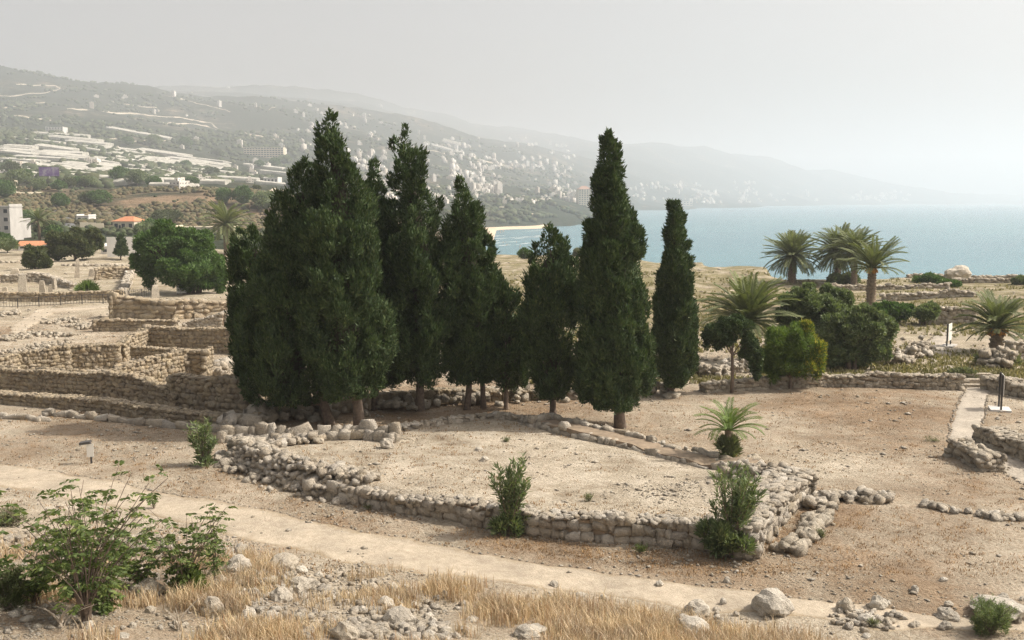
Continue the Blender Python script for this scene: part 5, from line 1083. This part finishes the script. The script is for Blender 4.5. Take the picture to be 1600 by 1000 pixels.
for i, (x0, x1, y) in enumerate(STR):
    p = P((x0 + x1) / 2, y); s = p.y / FPX; L = (x1 - x0) * s; nt_ = 3; sp = 7.0 + p.y * .002; m = MB(); rz = gr.uniform(-.12, .12); ca, sa = math.cos(rz), math.sin(rz)
    ze = [gz(p.x + t * L * ca, p.y + t * L * sa) for t in (-.5, .5)]; zm_ = max(p.z, sum(ze) / 2); tl = -math.atan2(ze[1] - ze[0], L)
    hgt = gr.uniform(2.6, 3.8)
    for k in range(nt_):
        V = []; F = []; n = 7; dzk = gz(p.x - sa * k * sp, p.y + ca * (k + .5) * sp) - p.z
        for e in (-L / 2, L / 2):
            for j in range(n):
                t = math.pi * j / (n - 1); V.append((e, k * sp + sp / 2 - math.cos(t) * sp * .49, dzk + hgt * .55 + math.sin(t) * hgt * .45))
            V += [(e, k * sp + sp * .99, dzk - 5), (e, k * sp + sp * .01, dzk - 5)]
        q = n + 2; F = [(j, (j + 1) % q, q + (j + 1) % q, q + j) for j in range(q)] + [tuple(range(q))[::-1], tuple(range(q, 2 * q))]; m.add(V, F)
    o = m.build('greenhouse', GRNH, None, loc=(p.x, p.y, zm_ + .3), rot=(0, tl, rz)); tag(o, 'long white sheeted greenhouse on the hazy slope across the valley', 'greenhouse', 'greenhouses on the far slope')
house('block_building', 'large white block building above the topmost greenhouses', (85, 208), 26, 9, 25, WHITE, .05, nwin=(6, 3), cat='building')
house('hotel', 'long brown hotel with rows of balconies on the far slope', (412, 246), 62, 15, 20, CREAM, -.05, nwin=(14, 5), cat='hotel', wfrac=.7)
house('hall_building', 'white hall with three blue arched windows on the far slope', (423, 287), 22, 9, 20, WHITE, 0, nwin=(4, 1), cat='building')
house('tower_block', 'tower block with a red tiled top by the far bay, behind the lone cypress', (914, 322), 20, 26, 30, CREAM, .1, 'hip', (5, 9), cat='tower block', roofmat=mat_plain('faded_roof', (.34, .21, .15), .9, .15, .3))
house('long_building', 'long low seaside building across the bay', (1060, 321), 44, 6, 40, CREAM, .05, nwin=(9, 2), cat='building')
HB = []
for k in range(7):
    m = MB(); a, b, c = [(12, 11, 10), (16, 12, 14), (11, 11, 21), (22, 13, 10), (14, 14, 17), (10, 10, 7), (18, 14, 27)][k]
    m.box(-a / 2, a / 2, -b / 2, b / 2, -8, c); m.box(-a * .2, a * .15, -b * .2, b * .25, c + .01, c + 3); m.box(-a / 2 - .9, -a / 2 + a * .5, -b / 2 - 1.2, -b / 2 - .01, c * .45, c * .45 + .9)
    if k in (1, 4): m.box(a / 2 + .01, a / 2 + 6, -b / 2 + 1, b / 2 - 1, -8, c * .6)
    HB.append(mesh('hillside_building', m.v, m.f, FACADE))
regs = [(80, 560, 760, 262, 318), (90, 760, 905, 258, 318), (30, 985, 1180, 290, 318), (28, 560, 905, 205, 258), (30, 400, 600, 165, 262), (30, 0, 400, 215, 300), (12, 60, 400, 124, 190), (150, 560, 905, 258, 318), (60, 660, 905, 225, 262), (70, 985, 1180, 286, 318), (50, 1180, 1420, 300, 316), (30, 400, 640, 190, 262)]
n_h = 0; extra = []
for cnt, x0, x1, y0, y1 in regs:
    k = 0; tries = 0
    while k < cnt and tries < 4000:
        tries += 1
        x, y = gr.uniform(x0, x1), gr.uniform(y0, y1)
        if float(fbm(np.array([x / 42.]), np.array([y / 16.]), 3, 88)[0]) < (-.02 if k % 4 else -.35): continue
        p = P(x, y)
        if p.z < -15 or p.y > 11500: continue
        k += 1; sc_ = .62 + max(0, (p.y - 3000) / 9000)
        v = gr.choice(7, p=(.2, .2, .14, .14, .14, .1, .08)) if p.y > 1900 else 5
        if p.y < 1900: sc_ = .7
        if n_h < 300:
            o = obj('hillside_building', HB[v], None, p, (0, 0, gr.uniform(-.6, .6)), (sc_,) * 3); tag(o, 'small pale flat-roofed building of the hazy hillside town', 'building', 'buildings of the hillside town'); n_h += 1
        else: extra.append((p, gr.uniform(-.6, .6), sc_, v))
if extra:
    Vs = []; Fs = []; k = 0
    for p, a, s_, v in extra:
        me = HB[v]; V = np.array([q.co for q in me.vertices]) * s_; c, s2 = math.cos(a), math.sin(a); V = np.stack([V[:, 0] * c - V[:, 1] * s2, V[:, 0] * s2 + V[:, 1] * c, V[:, 2]], -1) + np.array(p); Vs.append(V)
        Fs.append(np.array([tuple(q.vertices) for q in me.polygons]) + k); k += len(V)
    tag(obj('distant_town', mesh('distant_town', np.concatenate(Vs), np.concatenate(Fs), FACADE)), 'farthest pale buildings of the town fading in the haze', 'town', kind='stuff')
# earth cuts and roads on the hill
for L_, wpx in (([(0, 150), (40, 147), (75, 144), (95, 138), (88, 134), (60, 133), (25, 132)], 2.6), ([(0, 168), (40, 163), (70, 160)], 2.4), ([(105, 170), (160, 173), (220, 178), (280, 183), (330, 192), (390, 210), (430, 218)], 3.2), ([(170, 158), (210, 165), (245, 168)], 1.6), ([(260, 150), (300, 160), (360, 175)], 1.6), ([(230, 188), (290, 191), (330, 198), (400, 216)], 2.4), ([(0, 181), (40, 183), (80, 188)], 4), ([(150, 218), (210, 221), (262, 220)], 1.8), ([(420, 172), (470, 173)], 1.6), ([(640, 233), (720, 245), (800, 262)], 1.4), ([(770, 322), (810, 330), (850, 336)], 2.5), ([(350, 293), (410, 297), (450, 296)], 4)):
    ribbon('hillside_track', [(a, b - wpx / 2) for a, b in L_], [(a, b + wpx / 2) for a, b in L_], ROADD, 60, 3, 1.0, 2.0)
# scrub and woods too far to count
r = np.random.RandomState(66); IC = []
ph_ = (1 + 5 ** .5) / 2
IV = unit(np.array([(-1, ph_, 0), (1, ph_, 0), (-1, -ph_, 0), (1, -ph_, 0), (0, -1, ph_), (0, 1, ph_), (0, -1, -ph_), (0, 1, -ph_), (ph_, 0, -1), (ph_, 0, 1), (-ph_, 0, -1), (-ph_, 0, 1)], float))
IF = np.array([(0, 11, 5), (0, 5, 1), (0, 1, 7), (0, 7, 10), (0, 10, 11), (1, 5, 9), (5, 11, 4), (11, 10, 2), (10, 7, 6), (7, 1, 8), (3, 9, 4), (3, 4, 2), (3, 2, 6), (3, 6, 8), (3, 8, 9), (4, 9, 5), (2, 4, 11), (6, 2, 10), (8, 6, 7), (9, 8, 1)])
def scrub(name, label, n, d0, d1, u0, u1, smin, smax, mat, thr, seed, nzs=60.):
    r = np.random.RandomState(seed); d = np.exp(r.uniform(math.log(d0), math.log(d1), n * 3)); u = r.uniform(u0, u1, n * 3); x = u * d; ok = fbm(x / nzs, d / nzs, 3, seed) > thr; x, d = x[ok][:n], d[ok][:n]; z = Z(x, d); k = z > -17; x, d, z = x[k], d[k], z[k]; n = len(x)
    s_ = r.uniform(smin, smax, n) * (1 + d / 5000); V = IV[None] * r.uniform(.6, 1.25, (n, 12, 1)) * s_[:, None, None] * np.array((1, 1, .8)) + np.stack([x, d, z + s_ * .35], -1)[:, None]
    F = (IF[None] + 12 * np.arange(n)[:, None, None]).reshape(-1, 3)
    return tag(obj(name, mesh(name, V.reshape(-1, 3), F, mat)), label, 'scrub', kind='stuff')
SCR = mat_leaf('far_scrub', [(.035, .05, .024), (.06, .075, .035), (.045, .06, .03), (.085, .09, .05)], 0.0, .9)
SCB = mat_leaf('far_dry_scrub', [(.075, .075, .038), (.12, .095, .055), (.05, .058, .028), (.15, .115, .07)], 0.0, .9)
scrub('far_scrub', 'dark scrub and woods covering the far slopes', 6500, 700, 4500, -.62, .12, 2.0, 5.5, SCR, .03, 5, 160.)
scrub('scarp_scrub', 'brown and olive scrub on the slope below the greenhouses', 6500, 455, 650, -.6, -.12, .5, 1.9, SCB, -.12, 6, 40.)
scrub('valley_scrub', 'green scrub in the valley among the houses', 700, 300, 700, -.6, -.2, .6, 1.8, SCR, .0, 7, 50.)
# valley trees one can tell apart, small in the picture
VT = []
for k in range(4):
    q = np.random.RandomState(700 + k); B = []
    for _ in range(22):
        d = unit(q.normal(size=3)); d[2] = abs(d[2]) * .8 - .1; B.append([d[0] * .42, d[1] * .42, .55 + d[2] * .42, *(np.full(3, .26) * q.uniform(.7, 1.2))])
    V, F = merge(cloud(B, 1500, .13, .075, q, np.array((0, 0, .5)), .3, .6, .6, .6), lathe([(0, 0, .15 + .7 * t, .42 * math.sin(.3 + t * 2.5)) for t in np.linspace(0, 1, 7)], 9, .2, q))
    VT.append(mesh('crown', V, F, [OLIVE, BROAD, OLEA, BROAD][k]))
tk = MB(); tk.tube([(0, 0, -.2), (.02, 0, .25), (0, 0, .6)], [.05, .04, .02], 6); tk = mesh('trunk', tk.v, tk.f, BARK)
for i, (x, y, wpx) in enumerate(((18, 275, 20), (40, 285, 18), (60, 300, 18), (92, 299, 18), (108, 294, 15), (120, 293, 17), (135, 293, 20), (95, 326, 20), (140, 322, 22), (155, 322, 28), (100, 392, 30), (45, 352, 24), (75, 372, 28), (85, 378, 24), (228, 374, 26), (235, 368, 26), (255, 352, 26), (190, 286, 26), (215, 290, 26), (240, 292, 18), (330, 276, 18), (300, 292, 18), (415, 330, 30), (380, 322, 26), (400, 300, 12), (350, 320, 22), (12, 395, 24), (5, 385, 22), (268, 348, 24), (290, 262, 13), (240, 228, 18), (290, 232, 16), (340, 245, 13), (200, 228, 14), (30, 290, 26), (8, 312, 26), (12, 300, 22), (430, 260, 14), (445, 255, 15), (405, 262, 11))):
    p = P(x, y); s_ = wpx * p.y / FPX; root = tag(empty('valley_tree', p, i * 1.3), 'green tree of the valley between the ruins and the far slope', 'tree', 'trees in the valley'); root.scale = (s_, s_, s_ * gr.uniform(.75, 1.05)); obj('crown', VT[i % 4], root); obj('trunk', tk, root)
# surf, beach-goers
m = MB()
for i in range(16):
    x = gr.uniform(765, 850); y = gr.uniform(357, 386); y = max(y, 357 + max(0, (800 - x)) * .45); q = near_xy(x, y, -21.95); L = gr.uniform(12, 45); a = gr.uniform(.5, .9); n = 8; V = []
    for k in range(n):
        t = k / (n - 1); ww = math.sin(t * 3.14) * gr.uniform(1.2, 3.0); V += [(q[0] + (t - .5) * L * math.cos(a), q[1] + (t - .5) * L * 2.2 * math.sin(a) + ww, -21.93), (q[0] + (t - .5) * L * math.cos(a), q[1] + (t - .5) * L * 2.2 * math.sin(a) - ww, -21.93)]
    m.add(V, [(2 * k + 1, 2 * k + 3, 2 * k + 2, 2 * k) for k in range(n - 1)])
tag(m.build('surf', FOAM), 'white surf breaking along the distant beach', 'surf', kind='stuff')
pm = bpy.data.meshes.new('person'); pv = [(0, 0, .95), (0, 0, 1.2), (0, 0, 1.45), (0, 0, 1.55), (0, 0, 1.7), (.1, 0, .5), (.12, 0, .05), (-.1, 0, .5), (-.12, .1, .05), (.22, 0, 1.42), (.3, 0, 1.1), (.28, -.1, .85), (-.22, 0, 1.42), (-.3, 0, 1.1), (-.28, -.1, .85)]
pm.from_pydata(pv, [(0, 1), (1, 2), (2, 3), (3, 4), (0, 5), (5, 6), (0, 7), (7, 8), (2, 9), (9, 10), (10, 11), (2, 12), (12, 13), (13, 14)], [])
po = bpy.data.objects.new('person', pm); COL.objects.link(po); sk = po.modifiers.new('skin', 'SKIN')
for v, rad in zip(pm.skin_vertices[0].data, (.15, .14, .16, .06, .11, .09, .05, .09, .05, .06, .045, .04, .06, .045, .04)): v.radius = (rad, rad)
pm.skin_vertices[0].data[0].use_root = True
dg = bpy.context.evaluated_depsgraph_get(); pme = bpy.data.meshes.new_from_object(po.evaluated_get(dg)); pme.materials.clear(); pme.materials.append(SKIN); bpy.data.objects.remove(po)
for i in range(16):
    if i < 8: x = gr.uniform(760, 790); y = 371 - (x - 757) * .3 + gr.uniform(-1, 2); z = -21
    else: x = gr.uniform(772, 815); y = gr.uniform(378, 392); z = -22.6
    q = near_xy(x, y, z); o = obj('person', pme, None, (q[0], q[1], max(z, gz(*q))), (0, 0, gr.uniform(0, 6)))
    if i < 8: tag(o, 'tiny distant bather standing on the sand of the beach', 'person', 'bathers on the sand')
    else: tag(o, 'tiny distant bather wading in the shallow water off the beach', 'person', 'bathers in the water')

# labels by place for look-alikes that the picture does tell apart
_O = ['', 'first', 'second', 'third', 'fourth', 'fifth', 'sixth', 'seventh', 'eighth', 'ninth', 'tenth', 'eleventh', 'twelfth', 'thirteenth', 'fourteenth', 'fifteenth', 'sixteenth', 'seventeenth', 'eighteenth', 'nineteenth']
_T = ['', '', 'twent', 'thirt', 'fort', 'fift', 'sixt', 'sevent', 'eight', 'ninet']
def ordinal(n):
    if n < 20: return _O[n]
    return _T[n // 10] + 'ieth' if n % 10 == 0 else _T[n // 10] + 'y-' + _O[n % 10]
for grp in ('trees in the valley', 'loose rocks in the foreground', 'greenhouses on the far slope', 'bathers on the sand', 'bathers in the water'):
    L_ = sorted((o for o in COL.objects if o.get('group') == grp), key=lambda o: o.location.x / o.location.y)
    base_ = {'trees in the valley': 'green valley tree, %s from the left among those behind the ruins', 'loose rocks in the foreground': 'pale loose rock in the foreground straw, %s from the left', 'greenhouses on the far slope': 'long white greenhouse on the far slope, %s from the left',
             'bathers on the sand': 'tiny distant bather standing on the beach sand, %s from the left', 'bathers in the water': 'tiny distant bather wading off the beach, %s from the left'}[grp]
    for i, o in enumerate(L_): o['label'] = base_ % ordinal(i + 1)

# ------------------------------------------------------------------ haze
m = MB(); m.box(-10200, 10200, -400, 15000, -45, 640)
hm = bpy.data.materials.new('haze_air'); hm.use_nodes = True; hn = hm.node_tree; hn.nodes.clear()
pv_ = hn.nodes.new('ShaderNodeVolumePrincipled'); pv_.inputs['Color'].default_value = (0.885, 0.935, 1.0, 1); pv_.inputs['Density'].default_value = 2.2e-4; pv_.inputs['Anisotropy'].default_value = 0.25
ho = hn.nodes.new('ShaderNodeOutputMaterial'); hn.links.new(pv_.outputs[0], ho.inputs['Volume'])
tag(m.build('haze', hm), 'pale summer haze lying over the coast', 'haze', kind='stuff')
